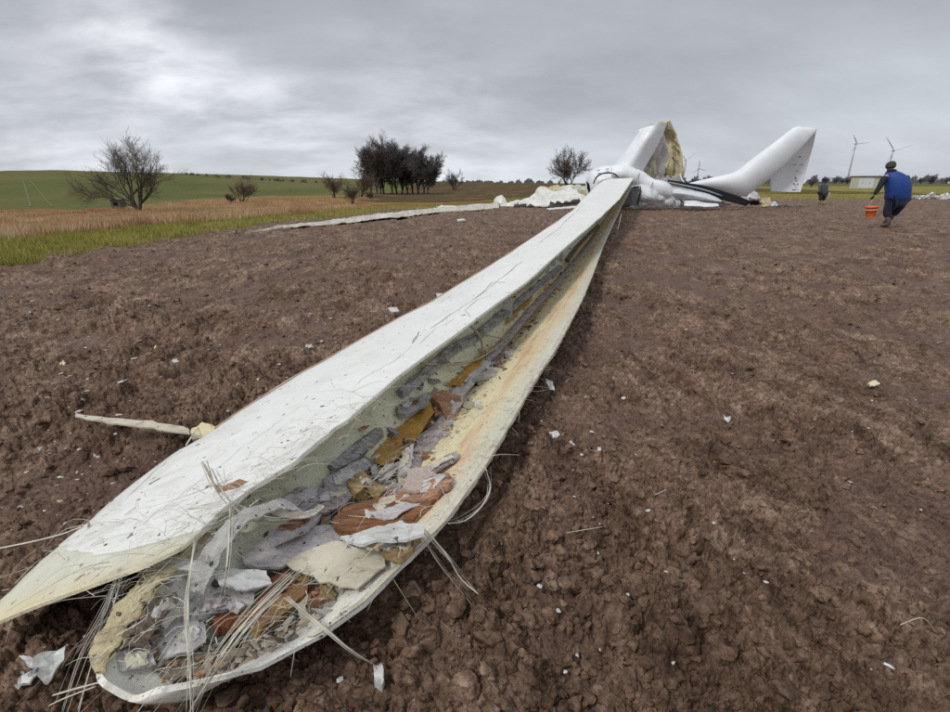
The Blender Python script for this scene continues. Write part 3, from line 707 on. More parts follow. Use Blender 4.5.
for pts, z, r in (([(546, 278), (530, 296), (512, 308), (486, 316)], .12, .014), ([(464, 333), (474, 342), (481, 352), (483, 364)], .10, .013), ([(421, 374), (444, 375), (462, 373), (482, 366), (503, 350)], .07, .010),
                  ([(535, 283), (527, 300)], .1, .012), ([(475, 341), (500, 346), (512, 345)], .07, .008), ([(560, 262), (545, 275), (520, 290)], .18, .012)):
    strand('batten', [hit(x, y)[0] + Vector((0, 0, z)) for x, y in pts], r, mat_batten, blade, .8, 18, 6)
mat_resin = simple('amber_resin', (.52, .30, .05), (.30, .15, .03), 7, .16, .004, spec=.6)
for px in ([(370, 452), (380, 441), (394, 430), (412, 417), (432, 404), (434, 412), (424, 426), (412, 442), (400, 456), (384, 466)], [(446, 386), (458, 375), (472, 362), (486, 350), (486, 358), (476, 372), (460, 385)], [(505, 318), (520, 304), (534, 292), (532, 300), (518, 314), (508, 324)]):
    board('resin_stain', '', '', px, mat_resin, .022, .004, (0, 0), rough=.003, parent=blade)
# white web brackets still standing between the two shells
for (x, y, w, h_) in ((553, 266, 5, 17), (561, 262, 4, 15), (507, 318, 13, 19), (548, 274, 3, 9)):
    b_ = hit(x, y)[0]; s = (b_ - O).length / FPX; w *= s; h_ *= s; t = .02
    V = []
    for dz, ww in ((0, 1.0), (.35, .7), (.7, .75), (1, 1.15)):
        for sx, sy in ((-1, -1), (1, -1), (1, 1), (-1, 1)): V.append(b_ + Vector((sx * w / 2 * ww + .06 * dz * w, sy * t / 2 + .1 * dz * w, dz * h_ * 1.05)))
    F = [(0, 1, 2, 3), (15, 14, 13, 12)] + [(4 * r + a, 4 * r + (a + 1) % 4, 4 * r + 4 + (a + 1) % 4, 4 * r + 4 + a) for r in range(3) for a in range(4)]
    link('web_bracket', mesh('web_bracket', V, F), mat_wht, blade)

# ------------------------------------------------------------------ loose boards lying in the open blade
G1 = 'broken boards lying in the split blade'
B1 = [
 ('board', 'slate grey board lying on the amber stained channel of the split blade', 'board', [(397, 405), (412, 399), (424, 393), (431, 396), (420, 408), (407, 414), (399, 413)], mat_slate, .035, .02, (0, 0)),
 ('foam_chunk', 'orange salmon L shaped chunk at the middle of the split blade', 'foam chunk', [(428, 393), (442, 391), (461, 396), (462, 404), (453, 421), (445, 416), (439, 404)], mat_salmon, .06, .03, (.1, 0)),
 ('foam_chunk', 'small pale orange crumb in front of the L shaped orange chunk', 'foam chunk', [(434, 406), (440, 406), (442, 413), (436, 416)], mat_salmon, .04, .02, (.1, 0)),
 ('board', 'long slate grey slab leaning on the green inner wall of the blade', 'board', [(323, 479), (345, 466), (364, 459), (372, 465), (352, 483), (335, 494), (324, 493)], mat_slate, .06, .018, (.15, -.1)),
 ('plank', 'short tan plank with a notch on the grey and mauve boards', 'plank', [(348, 481), (362, 472), (374, 480), (386, 489), (379, 496), (366, 486), (356, 493)], mat_tan, .10, .02, (.1, .1)),
 ('board', 'mauve board wedged under the slate slab and the tan plank', 'board', [(298, 504), (312, 492), (335, 487), (360, 484), (350, 500), (330, 512), (305, 514)], mat_mauve, .06, .016, (0, 0)),
 ('board', 'rough brown mauve board against the green inner wall', 'board', [(270, 510), (283, 497), (300, 486), (320, 488), (316, 503), (296, 514)], mat_mauve, .05, .014, (.2, 0)),
 ('balsa_sheet', 'large orange brown torn balsa sheet in the middle of the debris', 'balsa sheet', [(331, 518), (345, 508), (370, 500), (397, 492), (420, 494), (442, 493), (430, 506), (413, 516), (380, 529), (352, 533), (338, 529)], mat_orange, .09, .022, (.05, .1)),
 ('balsa_sheet', 'pale salmon balsa sheet next to the pale outer flange', 'balsa sheet', [(392, 499), (405, 486), (425, 478), (448, 472), (452, 480), (436, 494), (415, 503)], mat_salmon, .05, .02, (-.1, 0)),
 ('panel', 'long white torn strip lying across the debris towards the outer edge', 'panel strip', [(339, 535), (370, 530), (401, 522), (425, 527), (424, 534), (385, 540), (358, 544)], mat_wht, .12, .010, (0, .1)),
 ('sheet', 'large pale cream sheet with pointed corners resting on the boards', 'sheet', [(276, 563), (305, 552), (339, 541), (362, 548), (386, 559), (376, 572), (358, 588), (335, 580), (311, 575)], mat_cork, .12, .006, (.02, 0)),
 ('panel', 'broad mauve speckled panel behind the pale cream sheet', 'panel', [(240, 556), (262, 540), (282, 533), (310, 527), (334, 524), (343, 540), (315, 553), (280, 566), (255, 569)], mat_lilac, .10, .010, (0, .05)),
 ('board', 'pinkish rounded board above the mauve speckled panel', 'board', [(268, 530), (280, 520), (300, 514), (319, 508), (322, 515), (306, 528), (284, 538), (270, 539)], mat_lilac, .13, .022, (.1, .1)),
 ('sheet', 'white sheet under the hanging grey ribbon at the front', 'sheet', [(212, 571), (236, 567), (266, 570), (272, 583), (248, 588), (220, 586)], mat_wht, .12, .008, (0, 0)),
 ('board', 'mauve panel lying flat in the front end of the bowl', 'board', [(150, 640), (163, 622), (187, 612), (204, 620), (206, 640), (190, 652), (160, 655)], mat_lilac, .03, .010, (0, 0)),
 ('board', 'dark brown board standing along the foam edge of the front bowl', 'board', [(134, 640), (142, 614), (160, 600), (176, 591), (178, 600), (162, 620), (146, 644)], mat_brown, .05, .016, (.35, 0)),
 ('board', 'small grey board in the front bowl behind the rust chunk', 'board', [(192, 614), (204, 600), (222, 592), (236, 594), (230, 606), (206, 613)], mat_slate, .07, .016, (0, .1)),
 ('shell_fragment', 'grey curved fragment in front of the white sheet', 'fragment', [(228, 603), (234, 592), (246, 588), (254, 594), (252, 603), (240, 609)], mat_lilac, .09, .020, (.2, .2)),
 ('foam_chunk', 'rust red chunk in the front bowl', 'foam chunk', [(213, 615), (228, 610), (245, 607), (247, 617), (232, 627), (216, 628)], mat_rust, .08, .035, (0, 0)),
 ('wood_beam', 'long bright orange splintered beam lying under the pale cream sheet', 'wood beam', [(252, 626), (268, 608), (284, 592), (300, 577), (310, 577), (307, 592), (288, 608), (268, 622), (258, 634)], mat_beam, .12, .03, (0, .1)),
 ('wood_beam', 'short orange splintered beam beside the longer one', 'wood beam', [(236, 622), (250, 604), (268, 590), (282, 576), (292, 576), (280, 592), (262, 608), (244, 626)], mat_orange, .10, .025, (0, .1)),
 ('foam_chunk', 'dark orange chunk under the pointed left corner of the cream sheet', 'foam chunk', [(268, 582), (276, 572), (290, 573), (300, 580), (290, 590), (275, 592)], mat_rust, .10, .03, (0, 0)),
 ('board', 'mottled cream brown board in front of the cream sheet', 'board', [(302, 586), (322, 582), (348, 588), (340, 602), (316, 612), (296, 612)], mat_cork, .04, .012, (-.1, 0)),
 ('board', 'brown plywood piece under the white torn strip by the outer edge', 'board', [(378, 546), (396, 538), (420, 535), (412, 548), (396, 558), (386, 556)], mat_tan, .05, .02, (-.1, 0)),
 ('board', 'grey splinter of board beside the tan plank', 'board', [(374, 474), (388, 464), (402, 460), (404, 466), (392, 474), (380, 480)], mat_lilac, .07, .015, (0, 0)),
 ('board', 'dark grey splinter under the salmon balsa sheet', 'board', [(384, 492), (392, 482), (400, 484), (404, 490), (394, 498)], mat_slate, .06, .015, (0, 0)),
 ('panel', 'white pink panel scrap at the right of the grey splinters', 'panel', [(402, 488), (408, 472), (424, 466), (438, 474), (430, 486), (414, 492)], simple('pink_white', (.68, .54, .48), (.6, .5, .42), 16, .6, .02), .06, .012, (0, .1)),
 ('board', 'upright lilac splinter at the top of the debris heap', 'board', [(398, 478), (400, 462), (406, 448), (414, 444), (412, 462), (408, 474)], mat_lilac, .10, .014, (.3, -.2)),
 ('board', 'long mauve splinter on the yellow side of the blade', 'board', [(418, 474), (436, 460), (456, 450), (458, 456), (440, 468), (422, 480)], mat_mauve, .05, .012, (-.1, 0)),
 ('shell_fragment', 'small white scrap on the yellow side of the blade', 'fragment', [(503, 352), (512, 350), (513, 356), (506, 357)], mat_wht, .02, .006, (0, 0)),
 ('foam_chunk', 'small orange scrap near the battens in the blade', 'foam chunk', [(484, 356), (493, 350), (497, 354), (490, 361)], mat_salmon, .03, .01, (0, 0)),
 ('foam_chunk', 'pale orange scrap left of the white scrap on the yellow side', 'foam chunk', [(494, 362), (503, 358), (510, 362), (500, 368)], mat_salmon, .015, .006, (0, 0)),
 ('shell_fragment', 'white crumpled fragment on the front lip of the bowl', 'fragment', [(205, 650), (226, 640), (262, 632), (300, 618), (316, 616), (300, 634), (262, 648), (220, 660)], mat_wht, .012, .005, (0, 0)),
 ('shell_fragment', 'grey torn fragment at the very front of the bowl', 'fragment', [(118, 656), (134, 640), (150, 646), (156, 662), (136, 670), (120, 668)], mat_lilac, .02, .006, (0, 0)),
]
for nm, lb, ct, px, mt, lf, thk, tl in B1: board(nm, lb, ct, px, mt, lf, thk, tl, group=G1)
# the brown piece of balsa lying on the white skin
board('balsa_splinter', 'flat brown balsa splinter lying on the white skin of the blade', 'splinter', [(214, 487), (222, 484), (240, 481), (249, 482), (246, 486), (228, 489), (216, 490)], mat_salmon, .015, .01, tree=BU)
# torn foam crumbs filling the channel: nobody could count them
rg = np.random.RandomState(11); Vs, Fs, base = [], [], 0
for i in range(2400):
    y = .93 + 8 * rg.rand() ** 5.5; t = np.clip(rg.normal(.40, .11 if y > 1.5 else .19), .05, .85); p = lower(y, t)
    s = rg.lognormal(math.log(.007), .55) * (1 + y * .12); V_, F_ = TEMPL[rg.randint(7)]; q = rg.uniform(0, 6.28)
    P = V_[:] * (s * rg.uniform(.6, 3.0), s * rg.uniform(.4, 1), s * .4); P = np.c_[P[:, 0] * math.cos(q) - P[:, 1] * math.sin(q), P[:, 0] * math.sin(q) + P[:, 1] * math.cos(q), P[:, 2]]
    if y < 1.9 and rg.rand() < .5: p.z += rg.uniform(0, .04)
    Vs.append(P + p[:] + np.array((0, 0, s * .3))); Fs.append(F_ + base); base += len(V_)
m = Mt('crumb_mix', .8, .2); v = m.coord('World')
c = m.ramp(m.n('ShaderNodeNewGeometry').outputs['Random Per Island'], [(0, (.08, .055, .04)), (.3, (.13, .09, .065)), (.31, (.32, .27, .20)), (.5, (.40, .38, .34)), (.66, (.44, .36, .22)), (.8, (.34, .30, .29)), (.9, (.42, .20, .09)), (1, (.60, .57, .50))], 'CONSTANT')
m.col(m.mix(.35, c, m.ramp(m.noise(v, 25, 4), [(.35, (.10, .07, .05)), (.65, (.5, .45, .36))]))); mat_crumb = m.m
link('debris_crumbs', npmesh('debris_crumbs', np.concatenate(Vs), np.concatenate(Fs), False), mat_crumb, kind='stuff', label='crumbled foam, mud and splinters filling the bottom of the split blade', category='debris')
# small splinters, too many and too alike to single out: 120 pieces share one label
rg = random.Random(5); tmp = []
for i in range(6):
    el_ = (.8, 1.6, 2.6, 1.2, 3.4, 2.0)[i]; P3 = [Vector((math.cos(a) * rg.uniform(.6, 1.2) * el_, math.sin(a) * rg.uniform(.25, .6), 0)) for a in [j * 6.283 / 6 + rg.uniform(-.3, .3) for j in range(6)]]
    for mt in (mat_mauve, mat_slate, mat_cork, mat_orange, mat_wht, mat_mauve, mat_tan, mat_brown, mat_cork):
        me = plate_mesh('splinter', P3, Vector((0, 0, 1)), .22, .12, i * 7, .1, .12); me.materials.append(mt); tmp.append(me)
SPCOL = {'mauve_board': 'mauve', 'slate_grey_board': 'slate grey', 'pale_cream_sheet': 'cream', 'orange_balsa': 'orange', 'dirty_white_sheet': 'white', 'tan_wood': 'tan', 'brown_ply': 'brown'}
for i in range(150):
    y = 1.0 + 2.6 * rg.random() ** 1.9; t = min(max(rg.gauss(.40, .13 if y > 1.5 else .18), .06), .72); p = lower(y, t)
    me = rg.choice(tmp); cn = SPCOL[me.materials[0].name]; zn = 'in the front bowl' if y < 1.35 else 'in the main debris heap' if y < 2.2 else 'farther up the channel'
    o = link('splinter', me, None, None, label='small %s splinter lying %s of the split blade' % (cn, zn), category='splinter', group='small %s splinters %s' % (cn, zn))
    s = rg.uniform(.014, .036) * (1 + .1 * y); o.scale = (s, s, s); o.location = p + Vector((0, 0, rg.uniform(.01, .06 if y < 2 else .02))); o.rotation_euler = (rg.uniform(-.5, .5), rg.uniform(-.5, .5), rg.uniform(0, 6.28))

# ------------------------------------------------------------------ ribbons and fibres
mat_ribbon = simple('torn_glass_mat', (.58, .57, .54), (.38, .36, .32), 18, .6, .012, (1, 1, 1), specks=.4)
def ribbon(name, pts, w, mat, parent=None, n=26, twist=0.0, label=None, cat=None):
    C = smooth_path(pts, n); V, F = [], []; h = .003
    for i, c in enumerate(C):
        t = (C[min(i + 1, n)] - C[max(i - 1, 0)]).normalized(); s = t.cross(Vector((.1, -.3, 1))).normalized(); u = s.cross(t); a = twist * i / n
        s, u = s * math.cos(a) + u * math.sin(a), u * math.cos(a) - s * math.sin(a); f = i / n * (len(w) - 1); k = min(int(f), len(w) - 2); ww = (w[k] + (w[k + 1] - w[k]) * (f - k)) * .5
        for sx, sz in ((-1, -1), (-.3, -1.5), (.4, -.6), (1, -1), (1, 1), (.4, 1.4), (-.3, .5), (-1, 1)): V.append(c + s * (sx * ww * (1 + .35 * mnoise.noise(c * 40 + Vector((sx, 0, 0))))) + u * (sz * h + .010 * mnoise.noise(c * 22 + Vector((sx * 2, 0, 0)))))
    for i in range(n):
        for k in range(8): a, b = i * 8 + k, i * 8 + (k + 1) % 8; F.append((a, b, b + 8, a + 8))
    F.append(tuple(range(8))[::-1]); F.append(tuple(n * 8 + k for k in range(8)))
    o = link(name, mesh(name, V, F, False), mat, parent)
    if label: o['label'] = label; o['category'] = cat
    return o
def up3(x, y, dz): return hit(x, y)[0] + Vector((0, 0, dz))
ribbon('torn_ribbon', [pz(196, 592, .24), pz(208, 562, .30), pz(226, 534, .36), pz(250, 514, .36), pz(278, 505, .33), pz(296, 508, .29)], [.045, .065, .06, .06, .055, .04], mat_ribbon, blade, n=50, twist=.25)
ribbon('torn_ribbon', [pz(298, 508, .25), pz(280, 520, .28), pz(258, 524, .3), pz(240, 530, .3)], [.02, .04, .04, .02], mat_greenish, blade, twist=.4)
ribbon('torn_ribbon', [pz(322, 506, .2), pz(306, 514, .26), pz(284, 512, .3), pz(262, 506, .33)], [.02, .03, .03, .02], mat_fibre, blade, twist=.8)
rg = random.Random(9)
def bundle(pts, zs, n, spread, r, mat=mat_fibre, fan=(0, 1), wob=2.6):
    for i in range(int(n * 1.4)):
        a = rg.gauss(0, 1.15); b = rg.gauss(0, 1); P = []
        if rg.random() < .35 and len(pts) > 2: P = P[:0]; cutn = len(pts) - 1
        else: cutn = len(pts)
        for k, ((x, y), z) in enumerate(list(zip(pts, zs))[:cutn]):
            f = k / (len(pts) - 1); s = spread * (fan[0] + (fan[1] - fan[0]) * f); P.append(pz(x + a * s + rg.uniform(-wob, wob), y + b * s * .35 + rg.uniform(-wob, wob), max(.012, z + rg.uniform(-.01, .01))))
        strand('fibre_strand', P, r * rg.choice((.22, .3, .4, .6, .8, 1.2)), mat if rg.random() < .7 else mat_fibre2, blade, .45, 12, 4)
bundle([(121, 570), (106, 610), (84, 655), (64, 712)], [.31, .22, .12, .04], 9, 9, .0030, fan=(.25, 1))
bundle([(118, 572), (112, 600), (100, 628)], [.31, .2, .1], 4, 9, .0022, fan=(.2, 1))
bundle([(126, 577), (104, 612), (74, 658)], [.3, .2, .06], 3, 5, .0022, fan=(.3, 1))
bundle([(296, 570), (258, 604), (222, 648), (196, 690), (180, 716)], [.30, .33, .30, .18, .10], 7, 5, .0040, fan=(.8, 1.2))
bundle([(280, 596), (240, 634), (206, 680), (188, 716)], [.28, .30, .2, .1], 4, 4, .003)
bundle([(196, 540), (186, 600), (190, 660), (193, 716)], [.40, .38, .32, .22], 5, 3, .0022)
bundle([(232, 510), (228, 560), (222, 600)], [.40, .35, .25], 4, 2.5, .0022)
bundle([(214, 468), (222, 486), (233, 503)], [.46, .40, .37], 4, 2.5, .0026, fan=(1.2, .3))
bundle([(203, 462), (216, 488), (229, 503)], [.47, .41, .37], 4, 2, .0026, mat_fibre2, fan=(1.2, .3))
bundle([(424, 530), (446, 556), (466, 580), (488, 604)], [.26, .2, .1, .04], 3, 2.5, .0045, fan=(.6, 1))
bundle([(420, 532), (440, 562), (476, 604)], [.25, .17, .03], 3, 3, .0022)
bundle([(368, 542), (392, 575), (422, 620), (450, 648)], [.24, .2, .08, .02], 1, 1, .0030, mat_fibre2)
bundle([(440, 620), (470, 650), (504, 672)], [.04, .02, .02], 1, 1, .0022)
bundle([(486, 468), (490, 488), (482, 506), (462, 520), (446, 523)], [.24, .16, .14, .16, .21], 4, 2.5, .003, fan=(1, 1))
bundle([(284, 596), (320, 626), (352, 650), (376, 664)], [.22, .22, .14, .05], 3, 1.5, .0034, fan=(.5, 1))
bundle([(88, 524), (92, 534), (104, 542), (124, 546)], [.20, .19, .20, .2], 7, 3, .0022, mat_fibre2)
bundle([(108, 546), (150, 538), (192, 524), (232, 507)], [.23, .27, .33, .38], 12, 7, .0016, fan=(.8, .4), wob=3)
bundle([(130, 552), (170, 546), (205, 530), (236, 512)], [.25, .29, .34, .37], 8, 6, .0020, fan=(1, .3), wob=3)
bundle([(140, 530), (180, 512), (222, 502)], [.24, .31, .37], 6, 6, .0014, mat_fibre2, fan=(1, .4), wob=3)
bundle([(112, 540), (160, 512), (190, 500)], [.22, .28, .34], 3, 5, .0012, mat_fibre2, fan=(1, 1), wob=3)
bundle([(236, 508), (262, 520), (300, 514)], [.36, .33, .26], 7, 7, .0022, fan=(.3, 1.2), wob=3)
bundle([(510, 430), (520, 438)], [.24, .2], 2, 1, .003)
bundle([(620, 212), (622, 230)], [.7, .4], 1, 1, .004)
# ends of fibre lying on the soil
strand('fibre_strand', [pz(-20, 552, .10), pz(30, 542, .11), pz(62, 534, .12), pz(78, 528, .15), pz(90, 526, .18)], .005, mat_fibre, blade, .5)
strand('fibre_strand', [pz(100, 682, .16), pz(70, 690, .08), pz(30, 702, .04), pz(-4, 714, .03)], .004, mat_fibre, blade, .5)
strand('fibre_strand', [pz(96, 686, .12), pz(60, 700, .06), pz(30, 716, .03)], .003, mat_fibre, blade, .5)
strand('fibre_strand', [pz(186, 445, .2), pz(192, 436, .16), pz(200, 424, .1)], .004, mat_fibre, blade, .5)
# ------------------------------------------------------------------ things on the soil
def ground_plate(name, label, cat, px, mat, lift=.03, thick=.012, tilt=(0, 0), bend=0.0, group=None, rough=.008, jitter=.06):
    SEED[0] += 1; n = Vector((tilt[0], tilt[1], 1)).normalized(); cx = sum(p[0] for p in px) / len(px); cy = sum(p[1] for p in px) / len(px)
    b_ = at_z(cx, cy, 0.02); b_.z = gh(b_.x, b_.y) + lift; d = ray(cx, cy); b_ = O + d * ((b_.z - CAMH) / d.z); P3 = []
    for x, y in px: d = ray(x, y); P3.append(O + d * ((b_ - O).dot(n) / d.dot(n)))
    cen = sum(P3, Vector()) / len(P3); me = plate_mesh(name, [p - cen for p in P3], n, thick, rough, SEED[0], bend, jitter)
    o = link(name, me, mat, None, label=label, category=cat); o.location = cen
    if group: o['group'] = group
    return o
ground_plate('batten_strip', 'long flat grey green strip lying on the soil left of the blade', 'strip', [(73, 414), (110, 417.5), (150, 421.5), (189, 427), (189, 433.5), (150, 428), (110, 422.5), (77, 417.5)], mat_cork, .115, .008, rough=.002, jitter=.008)
ground_plate('foam_block', 'pale yellow foam block between the grey green strip and the blade', 'foam block', [(190, 431), (202, 422), (216, 426), (214, 434), (200, 440), (192, 438)], mat_cream, .07, .04)
ground_plate('shell_fragment', 'crumpled white fragment on the soil under the blade tip at bottom left', 'fragment', [(20, 658), (34, 660), (52, 654), (66, 648), (64, 660), (52, 672), (40, 674), (30, 666)], mat_wht, .10, .006, (.1, -.1), .2, rough=.03)
ground_plate('shell_fragment', 'small white oblong fragment beside the crumpled one at bottom left', 'fragment', [(14, 684), (24, 674), (33, 670), (37, 676), (26, 683), (18, 687)], mat_wht, .08, .006)
ground_plate('bond_block', 'small white block at the end of a fibre strip in front of the blade', 'block', [(373, 664), (381, 661), (384, 672), (382, 685), (375, 685)], mat_wht, .06, .02)
ground_plate('shell_fragment', 'white pointed chip lying right of the lower shell edge', 'fragment', [(545, 378), (553, 381), (554, 391), (550, 390)], mat_wht, .06, .006, (.2, -.4))
ground_plate('shell_fragment', 'small white chip below the pointed chip right of the blade', 'fragment', [(549, 432), (556, 431), (561, 435), (553, 437)], mat_wht, .04, .006)
ground_plate('shell_fragment', 'tiny pale chip farther right across the furrows at half height', 'fragment', [(723, 415), (731, 417), (729, 421), (724, 419)], mat_wht, .04, .006)
ground_plate('shell_fragment', 'pale yellow chip standing in the soil far right of the blade', 'fragment', [(868, 382), (876, 380), (880, 384), (870, 386)], mat_cream, .04, .006)
ground_plate('shell_fragment', 'white chip by the upper left edge of the blade near the middle', 'fragment', [(388, 308), (397, 307), (399, 311), (392, 313)], mat_wht, .05, .006)
ground_plate('shell_fragment', 'pair of white chips beside the white panel above the middle of the blade', 'fragment', [(436, 293), (446, 294), (448, 298), (438, 298)], mat_wht, .05, .006)
ground_plate('shell_fragment', 'pale rounded chip on the soil in the middle of the left field', 'fragment', [(148, 349), (156, 346), (159, 349), (151, 352)], mat_cream, .05, .02)
for k, (x, y, lb) in enumerate(((63, 363, 'upper one of the white chips in the left field'), (80, 399, 'whitish chip nearest the left end of the grey green strip'), (47, 398, 'pale chip farthest left among the chips above the strip'), (76, 398, ''), (175, 361, 'white chip right of the pale rounded chip'), (309, 346, 'bright white square chip close to the panel edge'), (259, 380, 'curled white chip between the strip and the blade'), (97, 456, 'round pale pebble of foam below the grey green strip'), (40, 448, 'thin white sliver at the left edge below the strip'), (60, 501, 'white sliver left of the blade tip fibres'))):
    if not lb: continue
    s = 4; a = k * 1.3
    ground_plate('chip', lb, 'chip', [(x + s * math.cos(a + j * 1.26) * (.7 + .5 * ((j * 7 + k) % 3) / 2), y + s * .45 * math.sin(a + j * 1.26)) for j in range(5)], mat_wht if k % 3 else mat_cream, .045, .006, (.1, -.2))
rg = np.random.RandomState(21); Vs, Fs, base = [], [], 0
for i in range(620):
    u = rg.rand()
    if u < .62: px_, py_ = rg.normal(130, 110), rg.uniform(300, 520) if rg.rand() < .75 else rg.uniform(270, 700)
    elif u < .8: px_, py_ = rg.uniform(300, 520), rg.uniform(215, 330)
    elif u < .86: px_, py_ = rg.uniform(450, 640), rg.uniform(330, 700)
    else: px_, py_ = rg.uniform(560, 1000), rg.uniform(210, 700)
    p = at_z(px_, py_, 0.0)
    if p.y > 40: continue
    z = gh(p.x, p.y); s = rg.lognormal(math.log(.0042), .5) * (1 + p.y * .10); V_, F_ = TEMPL[rg.randint(7)]; q = rg.uniform(0, 6.28)
    P = V_ * (s * rg.uniform(.7, 2.2), s, s * .35); P = np.c_[P[:, 0] * math.cos(q) - P[:, 1] * math.sin(q), P[:, 0] * math.sin(q) + P[:, 1] * math.cos(q), P[:, 2]]
    Vs.append(P + (p.x, p.y, z + s * .3)); Fs.append(F_ + base); base += len(V_)
link('chip_litter', npmesh('chip_litter', np.concatenate(Vs), np.concatenate(Fs), False), mat_wht, kind='stuff', label='tiny white chips of shell scattered over the ploughed soil', category='debris')
# straws on the soil at the right
for k, (x0, y0, x1, y1, lb) in enumerate(((566, 537, 602, 535, 'pale straw lying on the soil right of the split blade'), (896, 636, 936, 632, 'pale straw on the soil at the right edge'), (652, 514, 664, 508, 'short straw right of the longer pale straw'))):
    a, b = at_z(x0, y0, .03), at_z(x1, y1, .03); a.z = gh(a.x, a.y) + .015; b.z = gh(b.x, b.y) + .015; c_ = (a + b) / 2; c_.z = max(c_.z, gh(c_.x, c_.y) + .01)
    o = strand('straw', [a, c_, b], .0022, mat_fibre2, None, .8); o['label'] = lb; o['category'] = 'straw'

# fine broken glass fibres: hair-like tangle over the heap and along every torn edge, nobody could count them
rg = random.Random(31); Vs, Fs, base = [], [], 0
def hair(P, r, n=9):
    global base
    V, F = tube_arrays(smooth_path(P, n), [r * (1 - .7 * i / n) for i in range(n + 1)], 3, .8)
    F = [f for f in F if len(f) == 4]; Vs.append(np.array([v[:] for v in V])); Fs.append(np.array(F) + base); base += len(V)
for i in range(1050):
    u = rg.random()
    if .86 < u < .93: u = .3
    if u < .42: y = .88 + 1.5 * rg.random() ** 1.3; t = min(max(rg.gauss(.45, .28), .03), .99); p = lower(y, t) + Vector((0, 0, rg.uniform(.02, .13) if y < 2.1 else .02))
    elif u < .60: y = rg.uniform(.95, 2.0); p = atc(B_, y) + Vector((rg.gauss(-.03, .05), 0, rg.uniform(-.04, .03)))
    elif u < .63: y = rg.uniform(y_tipL + .03, 1.3); p = Ept(y) + Vector((rg.gauss(0, .02), 0, .02))
    elif u < .70: y = rg.uniform(.85, 3.0); p = atc(D_, y) + Vector((rg.gauss(-.02, .02), 0, .004))
    elif u < .78: y = rg.uniform(1.15, 1.5); p = upper(y, min(.98, max(.02, rg.gauss(.5, .3)))) + Vector((0, 0, .012))
    else: y = 2 + 6 * rg.random() ** 2; p = lower(y, rg.uniform(.05, .6)) + Vector((0, 0, .03))
    L_ = rg.lognormvariate(math.log(.05), .6) * (1 + .1 * y); a = rg.gauss(.75, .7) + (math.pi if rg.random() < .5 else 0)
    d = Vector((math.cos(a), math.sin(a), rg.uniform(-.15, .35))) * L_; sag = Vector((rg.gauss(0, .25), rg.gauss(0, .25), -.12)) * L_
    hair([p, p + d * .5 + Vector((rg.gauss(0, .15), rg.gauss(0, .15), .1)) * L_, p + d + sag], rg.choice((.0006, .0008, .0011, .0016)) * (1 + .15 * y))
link('fibre_tangle', npmesh('fibre_tangle', np.concatenate(Vs), np.concatenate(Fs), True), mat_fibre, kind='stuff', label='fine tangled glass fibres frayed from the torn edges of the split blade', category='fibres')
# ------------------------------------------------------------------ the wrecked rotor and housing, about 27 m away
def grid_smooth(rows, nu, nv):
    R = [smooth_path([at_y(*p) if len(p) == 3 else p for p in r], nu) if not isinstance(r[0], Vector) else smooth_path(r, nu) for r in rows]
    colz = [smooth_path([r[i] for r in R], nv) for i in range(nu + 1)]
    return [[colz[i][j] for i in range(nu + 1)] for j in range(nv + 1)]
def psheet(name, rows, mat, parent, nu=24, nv=12, thick=.06, crumple=0.0, freq=1.2, smooth=True, seed=0, bulge=0.0, hf=.12):
    G = grid_smooth(rows, nu, nv); V = []; ns = []
    for j in range(nv + 1):
        for i in range(nu + 1):
            a = G[j][min(i + 1, nu)] - G[j][max(i - 1, 0)]; b = G[min(j + 1, nv)][i] - G[max(j - 1, 0)][i]; n = a.cross(b)
            n = n.normalized() if n.length > 1e-8 else Vector((0, -1, 0))
            if n.y > 0: n = -n
            p = G[j][i].copy(); q = p * freq + Vector((seed, seed, 0))
            w = crumple * (mnoise.noise(q) + .9 * abs(mnoise.noise(q * 1.9)) + hf * mnoise.noise(q * 6)) + bulge * math.sin(math.pi * j / nv)
            p += n * w; p.z = max(p.z, .03); V.append(p); ns.append(n)
    N_ = len(V); V += [p - n * thick for p, n in zip(V, ns)]; F = []; w_ = nu + 1
    for j in range(nv):
        for i in range(nu): q = (j * w_ + i, j * w_ + i + 1, (j + 1) * w_ + i + 1, (j + 1) * w_ + i); F += [q, tuple(N_ + k for k in q[::-1])]
    ring = [i for i in range(w_)] + [j * w_ + nu for j in range(1, nv + 1)] + [nv * w_ + i for i in range(nu - 1, -1, -1)] + [j * w_ for j in range(nv - 1, 0, -1)]
    for k in range(len(ring)): a, b = ring[k], ring[(k + 1) % len(ring)]; F.append((b, a, N_ + a, N_ + b))
    me = mesh(name, V, F, smooth); bm = bmesh.new(); bm.from_mesh(me); bmesh.ops.recalc_face_normals(bm, faces=bm.faces); bm.to_mesh(me); bm.free()
    if smooth: me.set_sharp_from_angle(angle=math.radians(40))
    return link(name, me, mat, parent)
